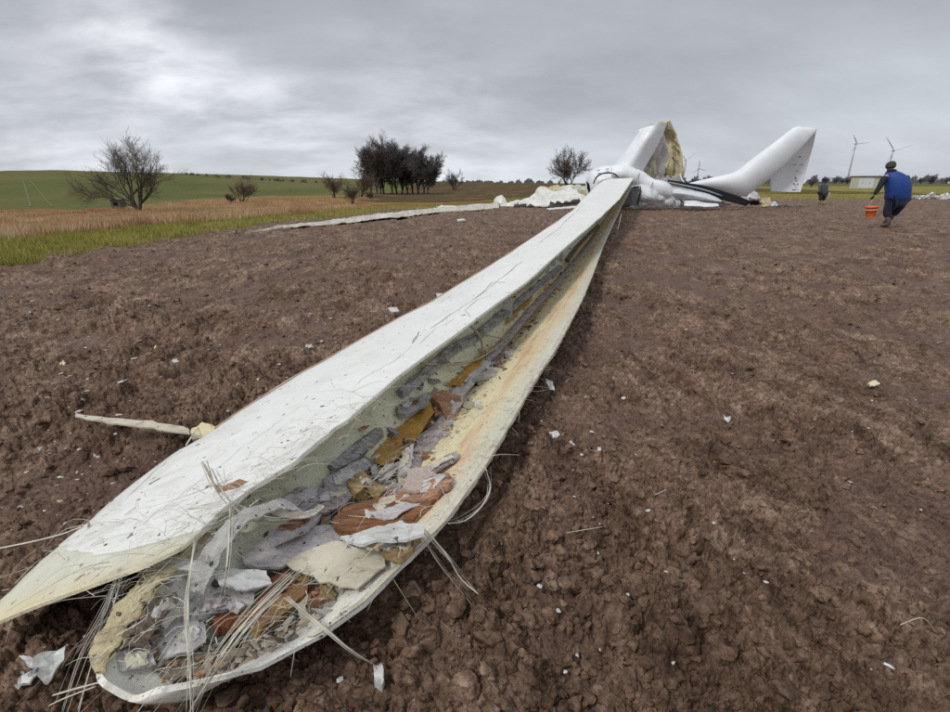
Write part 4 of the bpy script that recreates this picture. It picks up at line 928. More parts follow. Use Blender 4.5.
def loft(name, secs, mat, parent, nseg=28, n=40, sharp=0.0, dent=0.0):
    """sections: (Tx,Ty,Bx,By,depth y, half depth m)"""
    T = smooth_path([at_y(s[0], s[1], s[4]) for s in secs], n); B = smooth_path([at_y(s[2], s[3], s[4]) for s in secs], n)
    D = [interp(list(enumerate([s[5] for s in secs])), i / n * (len(secs) - 1)) for i in range(n + 1)]; V, F = [], []
    for i in range(n + 1):
        c = (T[i] + B[i]) / 2; h = (T[i] - B[i]) / 2
        for k in range(nseg):
            a = 2 * math.pi * k / nseg; w = math.sin(a) * (1 - sharp * (1 - math.cos(a)) / 2)
            p = c + h * math.cos(a) + Vector((0, 1, 0)) * (D[i] * w)
            if dent: p += Vector((0, 1, 0)) * dent * mnoise.noise(p * 1.3) + Vector((0, 0, 1)) * dent * .4 * mnoise.noise(p * 2.1)
            p.z = max(p.z, .03); V.append(p)
    for i in range(n):
        for k in range(nseg): a, b = i * nseg + k, i * nseg + (k + 1) % nseg; F.append((a, b, b + nseg, a + nseg))
    F.append(tuple(range(nseg))[::-1]); F.append(tuple(n * nseg + k for k in range(nseg)))
    me = mesh(name, V, F, True); me.set_sharp_from_angle(angle=math.radians(50)); return link(name, me, mat, parent)
def fplate(name, px, y, mat, parent=None, thick=.05, tilt=.1, seed=0, jitter=.06, rough=.01, **props):
    n = Vector((0, -1, tilt)).normalized(); P3 = [at_y(a, b, y) for a, b in px]; 
    for p in P3: p.y -= 0; p.z = max(p.z, .02)
    cen = sum(P3, Vector()) / len(P3)
    o = link(name, plate_mesh(name, [p - cen for p in P3], n, thick, rough, seed + int(px[0][0]), 0, jitter), mat, parent, **props); o.location = cen; return o
# --- hub
hub = thing('rotor_hub', 'rounded white rotor hub with a dark seam lying behind the root of the split blade', 'rotor hub')
loft('hub_shell', [(587, 183, 587, 191, 27.9, .3), (589, 175, 588.5, 198, 27.9, .8), (594, 169.5, 592, 204, 27.9, 1.1), (602, 166.5, 599, 207, 27.9, 1.25), (612, 165.5, 609, 208, 27.9, 1.3), (622, 166, 619, 208, 28, 1.2), (630, 168, 628, 207, 28.1, 1.0)], mat_farwhite, hub, dent=.10)
strand('hub_seam', [at_y(*p) for p in ((593.5, 184, 26.72), (596, 178, 26.66), (601, 174.2, 26.6), (608, 173, 26.55), (614, 174, 26.6), (619, 177.5, 26.7))], .045, mat_black, hub, .8, 24, 6)
fplate('hub_opening_shade', [(586.6, 181), (589, 184), (590.3, 189), (589.6, 194), (587.4, 189)], 26.95, mat_black, hub, .04)  # flat black plate stands in for the shade inside the hub
for x, y in ((598.5, 170.2), (607.5, 169)): fplate('hub_fitting', [(x - 1.4, y), (x, y - .6), (x + 1.8, y - .4), (x + 1.2, y + .5), (x - 1, y + .4)], 26.9, mat_greywhite, hub, .2)
loft('blade_collar', [(611, 167, 608, 181, 27.2, .5), (620, 164.5, 616, 182, 27.2, .62), (628, 165, 623, 184, 27.2, .62), (634, 167.5, 628, 185, 27.2, .55)], mat_farwhite, hub, dent=.05)
# --- crumpled housing
hs = thing('crumpled_housing', 'crumpled white machine housing with faceted dents and a dark hatch beside the hub', 'machine housing')
loft('housing_tube', [(628, 166, 622, 182, 27.1, .5), (640, 170.5, 633, 187, 27.0, .55), (652, 177.5, 646, 194, 26.9, .6), (661, 180.5, 658, 198, 26.8, .6), (667, 182.5, 666, 199, 26.8, .5), (671, 186, 671, 198, 26.9, .3)], mat_farwhite, hs, dent=.11)
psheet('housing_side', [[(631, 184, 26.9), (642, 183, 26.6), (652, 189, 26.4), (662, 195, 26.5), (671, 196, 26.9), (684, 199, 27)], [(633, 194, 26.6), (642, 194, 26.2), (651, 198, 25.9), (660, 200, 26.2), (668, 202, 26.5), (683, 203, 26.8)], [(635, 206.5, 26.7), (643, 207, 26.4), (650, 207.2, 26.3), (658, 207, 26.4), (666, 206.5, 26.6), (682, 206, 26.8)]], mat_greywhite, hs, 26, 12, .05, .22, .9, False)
for a, b, c in ((at_y(641, 169.8, 26.75), at_y(637, 179, 26.36), at_y(634, 187, 26.6)), (at_y(655, 178, 26.65), at_y(651, 187, 26.22), at_y(648, 195, 26.5))): strand('panel_seam', [a, b, c], .022, mat_slate, hs, .9, 12, 4)
fplate('hatch', [(632, 188), (639.5, 186.8), (640.3, 191), (637, 205.5), (631, 206)], 26.15, simple('hatch_grey', (.24, .25, .26), (.16, .16, .17), 3), hs, .05)
for a, b in (((632, 187.6), (640.4, 186.6)), ((640.4, 186.6), (640.6, 191.5)), ((640.6, 191.5), (637.2, 206))): strand('hatch_frame', [at_y(*a, 26.05), at_y(*b, 26.05)], .035, mat_black, hs, .9, 4, 4)
for k in range(5):
    x = 670 + k * 3.2; strand('cable', [at_y(x, 199 + k % 3, 26.5), at_y(x + 2, 202 + k % 2, 26.3), at_y(x - 1 + k % 3 * 2, 206.4, 26.3)], .022, mat_black if k % 2 else mat_greywhite, hs, .9, 8, 4)
# --- snapped blade standing up
bb = thing('snapped_blade', 'snapped white blade stump standing upright with its yellow inside torn open', 'turbine blade')
psheet('outer_face', [[(640.5, 131, 28.2), (643, 128, 27.5), (655, 125, 27.1), (667, 122.6, 27.6)], [(634, 140, 28.2), (639, 138, 27.3), (650, 136, 26.9), (661.5, 138, 27.5)], [(626, 150.5, 28.2), (631, 149, 27.3), (641, 150, 26.9), (653, 153, 27.4)], [(613.5, 166, 28.2), (619, 166, 27.3), (630, 168, 26.9), (642, 173, 27.4)]], mat_farwhite, bb, 26, 20, .05, .03)
m = Mt('torn_yellow_inside', .7, .2); v = m.coord('World', (1, 1, .22)); nn = m.noise(v, 2.6, 7, .75, 1.0)
m.col(m.ramp(nn, [(.30, (.16, .13, .10)), (.38, (.36, .30, .14)), (.45, (.52, .46, .24)), (.53, (.66, .60, .40)), (.58, (.40, .36, .31)), (.64, (.60, .55, .36)), (.72, (.68, .65, .56))])); m.bump(nn, .05); mat_torn = m.m
psheet('inner_face', [[(642, 131, 28.4), (655, 125.5, 28.9), (669, 121.6, 28.2)], [(634, 142, 28.7), (658, 134, 29.3), (676.7, 135, 28.4)], [(628, 154, 28.7), (655, 152, 29.4), (681, 153, 28.4)], [(620, 166, 28.6), (650, 168, 29.4), (682.8, 176, 28.4)], [(620, 172, 28.4), (655, 181, 29), (674, 181, 28.3)]], mat_torn, bb, 30, 24, .10, .16, 1.5, False)
fplate('torn_panel', [(663, 131), (666, 140), (652, 160), (645, 174), (639, 171), (650, 150)], 28.1, mat_mauve, bb, .08, 0, 3, .12, .05)
fplate('torn_panel', [(664, 136), (668, 152), (664, 176), (655, 177), (658, 158)], 28.5, mat_lilac, bb, .08, 0, 5, .14, .05)
fplate('torn_panel', [(655, 158), (657, 178), (648, 175), (646, 168)], 28.2, mat_torn, bb, .08, 0, 7, .14, .05)
fplate('torn_panel', [(645, 163), (650, 168), (640, 173), (638, 170)], 27.9, mat_lilac, bb, .06, 0, 8, .1, .03)
fplate('torn_panel', [(671, 140), (673, 165), (668, 178), (665, 160)], 28.5, mat_torn, bb, .08, 0, 9, .15, .08)
fplate('edge_post', [(680.8, 152), (682.6, 152.4), (682.4, 175), (679.6, 175)], 28.1, simple('yellow_edge', (.55, .42, .14), (.62, .58, .45), 4), bb, .10)
strand('bent_spar', [at_y(*p) for p in ((680, 174, 28.0), (682, 180, 27.8), (685.5, 184.5, 27.6))], .05, mat_farwhite, bb, .9, 8, 5)
for k, (x, y) in enumerate(((641, 130.2), (645.5, 127.2), (651, 125.2), (656, 124.6))): fplate('frayed_edge', [(x - 3, y + 1.2), (x - 2.2, y - 1.0), (x - .6, y - .2), (x + .6, y - 1.8), (x + 1.6, y - .5), (x + 3.2, y - 1.2), (x + 3.4, y + .8)], 27.7, mat_farwhite, bb, .04, 0, k, .2)
for k in range(5): fplate('torn_foot', [(656 + 5 * k, 179), (658 + 5 * k, 175 + k % 2), (661 + 5 * k, 178), (662 + 5 * k, 184), (657 + 5 * k, 184)], 27.9, mat_wht if k % 2 else mat_lilac, bb, .06, 0, k, .2)
# --- bent blade
bn = thing('bent_blade', 'smooth white blade bent at an elbow rising to the right with its tip folded down', 'turbine blade')
loft('blade_body', [(686, 184, 690, 189, 28.3, .25), (706, 179, 712, 192.5, 28.3, .5), (722, 175.5, 730, 196.5, 28.3, .65), (736, 171.5, 745, 197.5, 28.3, .65), (747, 163, 758, 188, 28.3, .55), (761, 152.5, 774, 175.5, 28.4, .48), (775, 142, 789, 161.5, 28.5, .4), (787, 132.5, 803, 146.5, 28.6, .32), (793.5, 128, 812, 136, 28.7, .22), (797.5, 126.5, 817, 129.5, 28.8, .12)], mat_farwhite, bn, 32, 60, .5)
psheet('folded_tip', [[(798, 127.5, 28.9), (807, 127.8, 28.95), (816.6, 129, 28.9)], [(790, 145, 29.2), (802, 147, 29.25), (812.5, 147, 29.2)], [(781, 160, 29.3), (794, 165, 29.35), (807.5, 166, 29.3)], [(773, 175, 29.3), (788, 180, 29.35), (804, 180, 29.3)], [(771.5, 191.5, 29.2), (786, 192, 29.2), (800.5, 192, 29.2)]], mat_farwhite, bn, 16, 24, .12, .05, .5)
mk = simple('dark_marking', (.10, .10, .11), (.14, .14, .15), 8, .7, 0)
for k, (x, y, w, h) in enumerate(((800, 157, 2.6, 1), (794.5, 164.5, 3.5, .6), (801.5, 164.5, 3.2, .7), (797, 171, 2.2, .7), (795.5, 178, 1.7, 1.6), (796.5, 181, 2.2, .9), (794, 184, 1, 1.6), (798, 184.5, .8, 1.8), (794.5, 190, 3.6, .9))):
    fplate('tip_marking', [(x - w / 2, y - h / 2), (x + w / 2, y - h / 2), (x + w / 2, y + h / 2), (x - w / 2, y + h / 2)], 29.02, mk, bn, .03, 0, k, .02, 0)
# --- crushed shell, the shade of its split built as a black sheet
cs_ = thing('crushed_root_shell', 'flattened white shell with a black shade sheet along its split under the bent blade', 'shell')
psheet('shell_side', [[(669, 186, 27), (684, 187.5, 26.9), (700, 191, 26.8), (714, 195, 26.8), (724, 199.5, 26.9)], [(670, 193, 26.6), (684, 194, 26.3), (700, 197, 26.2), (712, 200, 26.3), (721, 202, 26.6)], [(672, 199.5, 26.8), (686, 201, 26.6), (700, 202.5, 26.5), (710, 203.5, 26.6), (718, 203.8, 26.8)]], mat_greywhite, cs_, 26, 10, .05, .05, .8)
psheet('split_shade', [[(668, 180, 27.5), (690, 183.5, 27.3), (712, 188, 27.2), (735, 195, 27.1), (752, 202, 27.1)], [(669, 183, 26.9), (686, 187, 26.8), (704, 192, 26.7), (724, 199.5, 26.7), (746, 206, 26.8)]], mat_black, cs_, 26, 4, .04, .03, .8)  # black sheet in place of the shade inside the open split
strand('split_edge', [at_y(*p) for p in ((669, 182.5, 26.75), (686, 186, 26.65), (705, 190.2, 26.6), (722, 196, 26.6))], .05, simple('blue_grey_trim', (.30, .38, .42), (.4, .46, .5), 5), cs_, .7, 24, 5)
psheet('shell_bottom', [[(684, 201, 26.5), (697, 201, 26.3), (708, 203, 26.3), (718, 204, 26.5)], [(684, 206, 26.2), (698, 206.5, 26.1), (709, 206.8, 26.1), (719, 206.2, 26.4)]], mat_farwhite, cs_, 20, 6, .05, .06)
for k, (lb, px, mt) in enumerate((('white triangular flap standing under the elbow of the bent blade', [(746, 197.5), (750, 193.5), (754.5, 190.5), (761, 197.5), (756, 199)], mat_farwhite),
    ('small white box shaped fragment right of the black split', [(761.5, 198), (769, 197), (770.5, 199), (770.5, 206), (762.5, 206.5)], mat_cream),
    ('pale flat fragment right of the box shaped one', [(769, 202), (775, 201.5), (779, 205), (770, 206.3)], mat_farwhite),
    ('dark strip lying at the right end of the wreck', [(776, 204.6), (790, 205.6), (791, 206.6), (777, 206.4)], mat_slate),
    ('crumpled white scrap under the end of the flattened shell', [(714, 200), (720, 197.5), (725, 203), (731, 204.5), (722, 206.5), (716, 206)], mat_wht),
    ('black plate as shade of a second opening between the flap and the box', [(750, 200.5), (761, 200), (762, 204), (752, 204.5)], mat_black),  # black plate for the shade in the second opening
    ('white curved scrap under the black split', [(735, 199), (745, 197), (752, 201), (744, 203.5)], mat_farwhite))):
    fplate('wreck_scrap', px, 26.7 + .1 * k, mt, None, .18 if k in (1,) else .08, .5, k, .10, .05, label=lb, category='scrap')
# --- crushed blade to the left
cb = thing('collapsed_rotor_shell', 'crushed white blade lying flat as a thin strip and crumpled heap left of the hub', 'turbine blade')
mat_crush = simple('crushed_shell_white', (.76, .76, .72), (.58, .57, .50), 1.6, .6, .01, specks=.2)
EDG = [(246, 233.4, 235), (268, 230, 232.6), (290, 227, 230.2), (315, 223.6, 227.6), (340, 220.4, 225), (362, 217.2, 222.6), (380, 215, 220.6), (400, 213, 218.4), (420, 211, 216.2), (440, 208.8, 214), (460, 207, 212.6), (480, 205.4, 211.2), (499, 203.8, 209.6)]
tp = [at_z(x, a, .07) for x, a, b in EDG]; bt = [at_z(x, b - .5 + .5 * math.sin(x * .21), .03) for x, a, b in EDG]; mid = [(a + b) / 2 + Vector((0, 0, .015 + .010 * i)) for i, (a, b) in enumerate(zip(tp, bt))]
mat_strip = simple('dirty_strip', (.66, .64, .56), (.36, .32, .26), 1.8, .7, .01, specks=.3)
fs = psheet('flat_strip', [tp, mid, bt], mat_strip, cb, 160, 5, .02, .05, 2.2, False)
fs.location.z = .035
psheet('heap_sheet', [[(497, 204.5, 31.5), (500.5, 198.5, 31.5), (507, 204, 31.3), (514, 200.8, 31), (524, 199.5, 31), (534, 195.5, 31), (544, 190, 31), (552, 187.2, 31), (562, 187, 31), (574, 187, 30.8), (584, 190, 30.4), (591, 195, 30)],
    [(497, 207, 31), (502, 205, 30.6), (509, 206.5, 30.6), (516, 204, 30.2), (526, 203, 30), (537, 201, 29.8), (547, 198, 29.6), (556, 197, 29.4), (566, 196, 29.4), (577, 196.5, 29.2), (586, 198, 29), (592, 200, 29)],
    [(496, 209.5, 30.6), (503, 209, 30.2), (510, 208.6, 30.2), (518, 207.6, 29.6), (527, 207.4, 29.4), (538, 207, 29), (549, 207, 28.8), (560, 206.6, 28.8), (569, 205, 28.8), (578, 205.6, 28.6), (586, 204.6, 28.6), (592, 204, 28.6)]], mat_crush, cb, 30, 7, .05, .42, .8, False, 4)
fplate('torn_spike', [(540, 190.4), (552, 185.8), (566, 186), (560, 188.5), (548, 189.4)], 30.6, mat_cream, cb, .06, .3, 2, .1)
fplate('gap_shade_plate', [(549, 206.6), (560, 202), (574, 199.5), (584, 203), (570, 206)], 28.45, simple('gap_shade', (.05, .045, .04), (.12, .11, .09), 6), cb, .04, .3, 2, .3)  # dark plates stand in for the shade in the heap's gaps
fplate('gap_shade_plate', [(513, 206.4), (519, 204.3), (527, 204.2), (524, 206.6)], 29.35, bpy.data.materials['gap_shade'], cb, .04, .3, 3, .3)
fplate('torn_flap', [(570, 186), (581, 184.5), (588, 188), (592, 193), (584, 195), (576, 190)], 29.8, mat_crush, cb, .05, .4, 5, .2, .08)
fplate('torn_flap', [(577, 189), (586, 190.5), (590, 199), (583, 197)], 29.2, mat_torn, cb, .05, .4, 6, .3, .08)
for k, (px, lb) in enumerate((([(547, 208.6), (566, 206.6), (582, 205.6), (583, 207), (566, 208.4), (549, 210)], 'long white board lying in front of the crumpled heap'), ([(468, 204.8), (480, 203.8), (490, 204.4), (478, 206)], 'white scrap behind the flat strip left of the heap'), ([(436, 206.6), (450, 205.6), (462, 205.8), (450, 207.4)], 'second white scrap behind the flat strip further left'), ([(457, 219.5), (463, 218.6), (466, 220), (459, 220.8)], 'small white scrap on the soil in front of the flat strip'))):
    ground_plate('wreck_scrap', lb, 'scrap', px, mat_crush, .10, .04, (0, -.15))
psheet('torn_flap', [[(432, 210, 27.5), (441, 206.4, 27.9), (450, 208.5, 27.9)], [(432, 212.5, 27), (442, 211.5, 27.2), (452, 211.5, 27.5)]], mat_crush, cb, 10, 4, .04, .15, 2, False)
# --- white rubble on the verge at right
for k, (x, y, w, h) in enumerate(((914, 196.5, 7, 3), (921, 197, 9, 4), (930, 196, 9, 4.5), (939, 197, 8, 3.6), (946, 196, 10, 4.6), (955, 197, 9, 4), (926, 198.6, 7, 2), (943, 198.8, 9, 2))):
    P = [(x + w / 2 * math.cos(a) * (1 + .3 * math.sin(a * 3 + k)), y + h / 2 * math.sin(a) * (1 + .3 * math.cos(a * 2 + k))) for a in [j * 6.283 / 7 for j in range(7)]]
    fplate('shell_rubble', P, 44.5 - k * .12, mat_farwhite if k % 3 else mat_crush, None, .3, .7, k, .2, .12, label='white shell rubble lying on the grass verge right of the man in blue', category='rubble', group='white rubble heap on the right verge')
# ------------------------------------------------------------------ bare trees
def ground_hit(px, py, y0=20, y1=1500):
    d = ray(px, py); last = y0
    for y in np.geomspace(y0, y1, 500):
        z = CAMH + d.z / d.y * y
        if z < tz(d.x / d.y * y, y): return Vector((d.x / d.y * y, y, tz(d.x / d.y * y, y)))
    return Vector((d.x / d.y * y1, y1, tz(d.x / d.y * y1, y1)))
class Segs:
    def __init__(s): s.a, s.b, s.ra, s.rb = [], [], [], []
    def add(s, a, b, ra, rb): s.a.append(a); s.b.append(b); s.ra.append(ra); s.rb.append(rb)
    def mesh(s, name, sides):
        A, B = np.array(s.a), np.array(s.b); ra, rb = np.array(s.ra)[:, None], np.array(s.rb)[:, None]; t = B - A; t /= np.linalg.norm(t, axis=1)[:, None] + 1e-9
        u = np.cross(t, np.array([.31, .23, .1])); u /= np.linalg.norm(u, axis=1)[:, None] + 1e-9; w = np.cross(t, u); V = []
        for P, r in ((A, ra), (B, rb)):
            for k in range(sides): an = 2 * np.pi * k / sides; V.append(P + u * np.cos(an) * r + w * np.sin(an) * r)
        V = np.stack(V, 1).reshape(-1, 3); n = len(A); base = (np.arange(n) * 2 * sides)[:, None]
        F = np.concatenate([base + np.array([[k, (k + 1) % sides, sides + (k + 1) % sides, sides + k]]) for k in range(sides)])
        return npmesh(name, V, F)
LF = [(.42, .68)]
def grow(T, C, rg, p, d, L_, r, depth, maxd, spread, up_, dens, rmin):
    n = 5 if depth < 2 else 4; seg = L_ / n; r0 = r
    for i in range(n):
        d = (d + np.array([rg.gauss(0, .13), rg.gauss(0, .13), rg.gauss(0, .10) + up_])); d /= np.linalg.norm(d); q = p + d * seg; r1 = max(rmin * .6, r0 * (1 - .75 * (i + 1) / n))
        (T if depth < 2 else C).add(p, q, max(r, rmin * .6), r1); p, r = q, r1
        if depth < maxd and (i >= 1 or depth > 0):
            for _ in range(dens[depth]):
                ax = np.array([rg.gauss(0, 1), rg.gauss(0, 1), rg.gauss(0, .7)]); ax -= d * ax.dot(d); ax /= np.linalg.norm(ax) + 1e-9
                a = rg.uniform(*spread); nd = d * math.cos(a) + ax * math.sin(a)
                grow(T, C, rg, p, nd, L_ * rg.uniform(*LF[-1]), max(r * .62, rmin), depth + 1, maxd, spread, up_, dens, rmin)
mat_bark = simple('dark_bark', (.060, .046, .036), (.10, .080, .062), 3, .9, 0)
mat_bark2 = simple('grey_brown_bark', (.085, .068, .058), (.13, .11, .09), 3, .9, 0)
mat_twig = simple('winter_twigs', (.115, .09, .072), (.15, .12, .095), 3, .9, 0)
mat_twigr = simple('reddish_twigs', (.13, .085, .065), (.16, .11, .08), 3, .9, 0)
mat_twigp = simple('purple_grey_twigs', (.11, .09, .092), (.15, .125, .125), 3, .9, 0)
def make_tree(name, label, loc, limbs, seed, maxd=3, dens=(2, 2, 2, 2), spread=(.45, .95), up_=.06, rmin=.02, tw=None, bk=None, cat='tree', group=None, r0=.2):
    rg = random.Random(seed); T, C = Segs(), Segs()
    for st, dr, ln, rr_ in limbs: d = np.array(dr, float); d /= np.linalg.norm(d); grow(T, C, rg, np.array(st, float), d, ln, rr_, 0, maxd, spread, up_, dens, rmin)
    t = thing(name, label, cat, loc, group)
    a = link('trunk', T.mesh('trunk', 5), bk or mat_bark, t); b = link('crown', C.mesh('crown', 3), tw or mat_twig, t); return t
def copy_tree(src, loc, sc, rz, label, group=None):
    o = src.copy(); COL.objects.link(o); o.location = loc; o.scale = sc; o.rotation_euler = (0, 0, rz); o['label'] = label
    if group: o['group'] = group
    for ch in list(src.children): c = ch.copy(); COL.objects.link(c); c.parent = o
    return o
b = ground_hit(139, 211.5); S1 = 60 * b.y / 551; print('tree1', b, S1)
make_tree('bare_tree', 'wide spreading bare tree with a forked trunk standing alone in the rusty meadow', b, [
    ((0, 0, 0), (-.62, .1, 1), S1 * .68, .26), ((.1, 0, 0), (.42, -.1, 1), S1 * .76, .24), ((-.45, 0, .9), (-.15, -.1, 1), S1 * .62, .14), ((-.7, 0, 1.4), (-.55, -.1, 1), S1 * .50, .13), ((-.25, 0, .5), (-1.0, .1, .55), S1 * .62, .15), ((.25, 0, .7), (.8, .2, .75), S1 * .56, .14), ((-.2, 0, .4), (-.55, -.4, 1), S1 * .6, .14), ((.2, 0, .5), (.5, -.3, 1), S1 * .6, .13), ((-.9, 0, 1.2), (-1.1, 0, .35), S1 * .5, .10), ((.5, 0, 1.0), (1.1, 0, .3), S1 * .40, .09)],
    3, 4, (1, 2, 1, 1), (.35, .85), .07, .013)
# grove
gb = ground_hit(400, 194); print('grove', gb)
ks = gb.y / 551; tall = []
LF.append((.30, .52)); mat_grove = simple('grove_twigs', (.10, .085, .085), (.14, .12, .115), .3, .95, 0)
protoA = make_tree('grove_tree', 'tallest bare tree at the left end of the dark grove', ground_hit(377, 194.5), [((0, 0, 0), (0, 0, 1), 36 * ks, .32), ((0, 0, 1), (.3, 0, 1), 27 * ks, .2), ((0, 0, 1), (-.33, 0, 1), 27 * ks, .2), ((0, 0, .8), (.1, .35, 1), 27 * ks, .2), ((0, 0, 2), (-.12, -.3, 1), 27 * ks, .2)], 8, 4, (3, 3, 2, 1), (.3, .8), .05, .026, mat_twig)
protoB = make_tree('grove_tree', 'tall slim dark tree in the middle of the grove', ground_hit(392, 194.5), [((0, 0, 0), (0, 0, 1), 34 * ks, .3), ((0, 0, 1.6), (.16, 0, 1), 27 * ks, .16), ((0, 0, 1.4), (-.17, .1, 1), 27 * ks, .16), ((.3, 0, .4), (.1, .2, 1), 20 * ks, .12)], 18, 4, (3, 3, 2, 1), (.35, 1.0), .04, .028, mat_grove)
LF.pop()
GL0 = ['dark tree behind the gap left of the grove middle', 'dark tree filling the second gap of the grove', 'dark tree filling the gap near the right end of the grove', 'lowest dark tree at the right edge of the grove']
for (x, h, k), lb in zip(((380.5, .9, 11), (397, .98, 12), (418.5, .86, 13), (427.5, .72, 14)), GL0):
    copy_tree(protoB, ground_hit(x, 194.2), (h * 1.15, h, h), k * 1.7, lb, 'trees of the dark grove')
GL = ['slim dark tree just right of the tallest grove tree', 'second slim tree from the right end of the grove', 'rounded dark tree at the right end of the grove', 'dark tree between the middle of the grove and its right end', 'lower dark tree behind the tallest grove tree', 'thin tree seen between two grove trunks right of the middle']
for (x, h, k), lb in zip(((384, 1.0, 1), (413, .90, 2), (424, .88, 3), (402, .95, 4), (371, .7, 5), (408, .85, 6)), GL):
    copy_tree(protoB, ground_hit(x, 194.5 - k % 3 * .4), (h * 1.1, h, h), k * 1.3, lb, 'trees of the dark grove')
for o in (protoA, protoB): o['group'] = 'trees of the dark grove'
def shrub(name, label, px, py, hpx, seed, tw, wide=1.0, cat='bush', maxd=3, group=None):
    p = ground_hit(px, py); h = hpx * p.y / 551; rg = random.Random(seed)
    L_ = [((rg.uniform(-.12, .12) * h * wide, rg.uniform(-.1, .1) * h, 0), (rg.uniform(-1, 1) * .7 * wide, rg.uniform(-.5, .5), 1), h * rg.uniform(.5, .75), h * .02) for _ in range(9)]
    return make_tree(name, label, p, L_, seed, maxd, (1, 2, 1, 1), (.3, .9), .03, max(.010, p.y * .00020), tw, mat_bark2, cat, group)
shrub('bush', 'rounded leafless bush standing in the meadow between the lone tree and the grove', 243, 202, 22, 4, mat_twigr, 1.3)
shrub('sapling', 'thin reddish sapling left of the grove', 334, 198, 20, 5, mat_twigr, .5, 'tree')
shrub('small_tree', 'low reddish brown tree touching the left side of the grove', 360, 197, 26, 6, mat_twigr, 1.0, 'tree')
shrub('sapling', 'short green brown sapling in front of the low reddish tree', 353, 204, 18, 7, mat_twig, .5, 'tree')
shrub('bush', 'grey dome shaped thicket far away right of the grove', 455, 190.5, 17, 8, mat_twigp, 1.1, 'bush')
shrub('bush', 'low purple brown bushes at the foot of the grove', 371, 199, 7, 9, mat_twigr, 2.0, 'bush')
b = ground_hit(568, 192); h = 31 * b.y / 551; print('tree2', b, h)
make_tree('bare_tree', 'bare many stemmed tree standing behind the crumpled white heap', b, [((0, 0, 0), (-.15, 0, 1), h * .72, h * .028), ((.1, 0, 0), (.30, .1, 1), h * .72, h * .024), ((0, 0, h * .05), (-.75, 0, 1), h * .66, h * .02), ((.1, 0, h * .1), (.9, -.1, 1), h * .62, h * .018), ((0, 0, h * .12), (-.35, -.3, 1), h * .6, h * .016), ((0, 0, h * .1), (.1, .4, 1), h * .6, h * .016)], 10, 4, (1, 2, 1, 1), (.35, .8), .06, b.y * .00028, mat_twig)
shrub('bush', 'small bush left of the rounded meadow bush', 231, 203, 8, 12, mat_twigr, 1.2, 'bush')
mat_fartw = simple('far_hazed_twigs', (.17, .165, .18), (.22, .21, .225), .2, .95, 0)  # distance haze put into the colour: lighter, bluer grey twigs
# horizon: rows of far trees, each a small tree of its own
far = shrub('far_tree', 'small bare tree on the far horizon beyond the right edge of the field', 811, 187.5, 9, 31, mat_fartw, .8, 'tree', 3, 'far bare trees along the right horizon'); fl = far.location.copy(); far_py = fl.y
rg = random.Random(77)
for k in range(30):
    x = rg.choice([rg.uniform(690, 735), rg.uniform(800, 862), rg.uniform(872, 960), rg.uniform(700, 960)]); y = rg.uniform(420, 620); d = ray(x, 186)
    s = (y / far_py) * rg.uniform(.45, 1.0); X_ = d.x / d.y * y
    copy_tree(far, (X_, y, tz(X_, y)), (s * 1.2, s, s), rg.uniform(0, 6), far['label'], far['group'])
# hedges: continuous, uncountable
def hedge(name, label, x0, x1, y, hpx, seed, tw, n=2600, gaps=.0):
    rg = np.random.RandomState(seed); A = []
    for i in range(n):
        x = rg.uniform(x0, x1); g = float(fbm(np.array([x * .12]), np.array([seed * 1.0]), 1, 3, 5)[0])
        if g < gaps - .3: continue
        yy = y * rg.uniform(.97, 1.03); d = ray(x, 186); X_ = d.x / d.y * yy; h = hpx * y / 551 * max(.15, .55 + g) * rg.uniform(.3, 1); w = y * .0016
        A.append((X_, yy, tz(X_, yy), h, w * rg.uniform(.5, 1.6), rg.uniform(-1, 1) * h * .3, rg.uniform(0, 6.28)))
    A = np.array(A); c_, s_ = np.cos(A[:, 6]) * A[:, 4], np.sin(A[:, 6]) * A[:, 4]
    V = np.stack([A[:, :3] + np.c_[c_, s_, 0 * c_], A[:, :3] - np.c_[c_, s_, 0 * c_], A[:, :3] + np.c_[A[:, 5] - c_ * .5, s_ * 0, A[:, 3]], A[:, :3] + np.c_[A[:, 5] + c_ * .5, s_ * 0, A[:, 3] * .95]], 1).reshape(-1, 3)
    F = (np.arange(len(A)) * 4)[:, None] + np.array([[0, 1, 2, 3]])
    link(name, npmesh(name, V, F, False), tw, kind='stuff', label=label, category='hedge')
m_h = simple('far_hedge', (.15, .15, .165), (.19, .185, .195), .1, .95, 0)
hedge('hedgerow', 'dark grey hedgerow along the horizon right of the wreck', 640, 1000, 600, 7.5, 3, m_h, 9000)
hedge('hedgerow', 'thin line of far bushes on the horizon in the centre', 430, 560, 700, 4.5, 4, m_h, 2200, .2)
hedge('hedgerow', 'scattered far trees on the crest of the green hill', 180, 345, 245, 2.4, 5, mat_grove, 900, .35)
# ------------------------------------------------------------------ hunting hide by the lone tree
hp = ground_hit(119.5, 208.5); hy = hp.y; hd = thing('hunting_hide', 'small dark wooden hide with a window opening beside the lone tree', 'hide', hp); sc = hy / 551
def boxm(name, x0, x1, y0, y1, z0, z1, mat, parent, bev=.0):
    me = mesh(name, [(x, y, z) for z in (z0, z1) for x, y in ((x0, y0), (x1, y0), (x1, y1), (x0, y1))], [(3, 2, 1, 0), (4, 5, 6, 7), (0, 1, 5, 4), (1, 2, 6, 5), (2, 3, 7, 6), (3, 0, 4, 7)])
    if bev: bm = bmesh.new(); bm.from_mesh(me); bmesh.ops.bevel(bm, geom=bm.edges[:], offset=bev, segments=1, affect='EDGES'); bm.to_mesh(me); bm.free()
    return link(name, me, mat, parent)
mat_hide = simple('weathered_planks', (.10, .085, .075), (.16, .14, .125), 5, .9, .01, (1, 1, 6)); w = 5 * sc
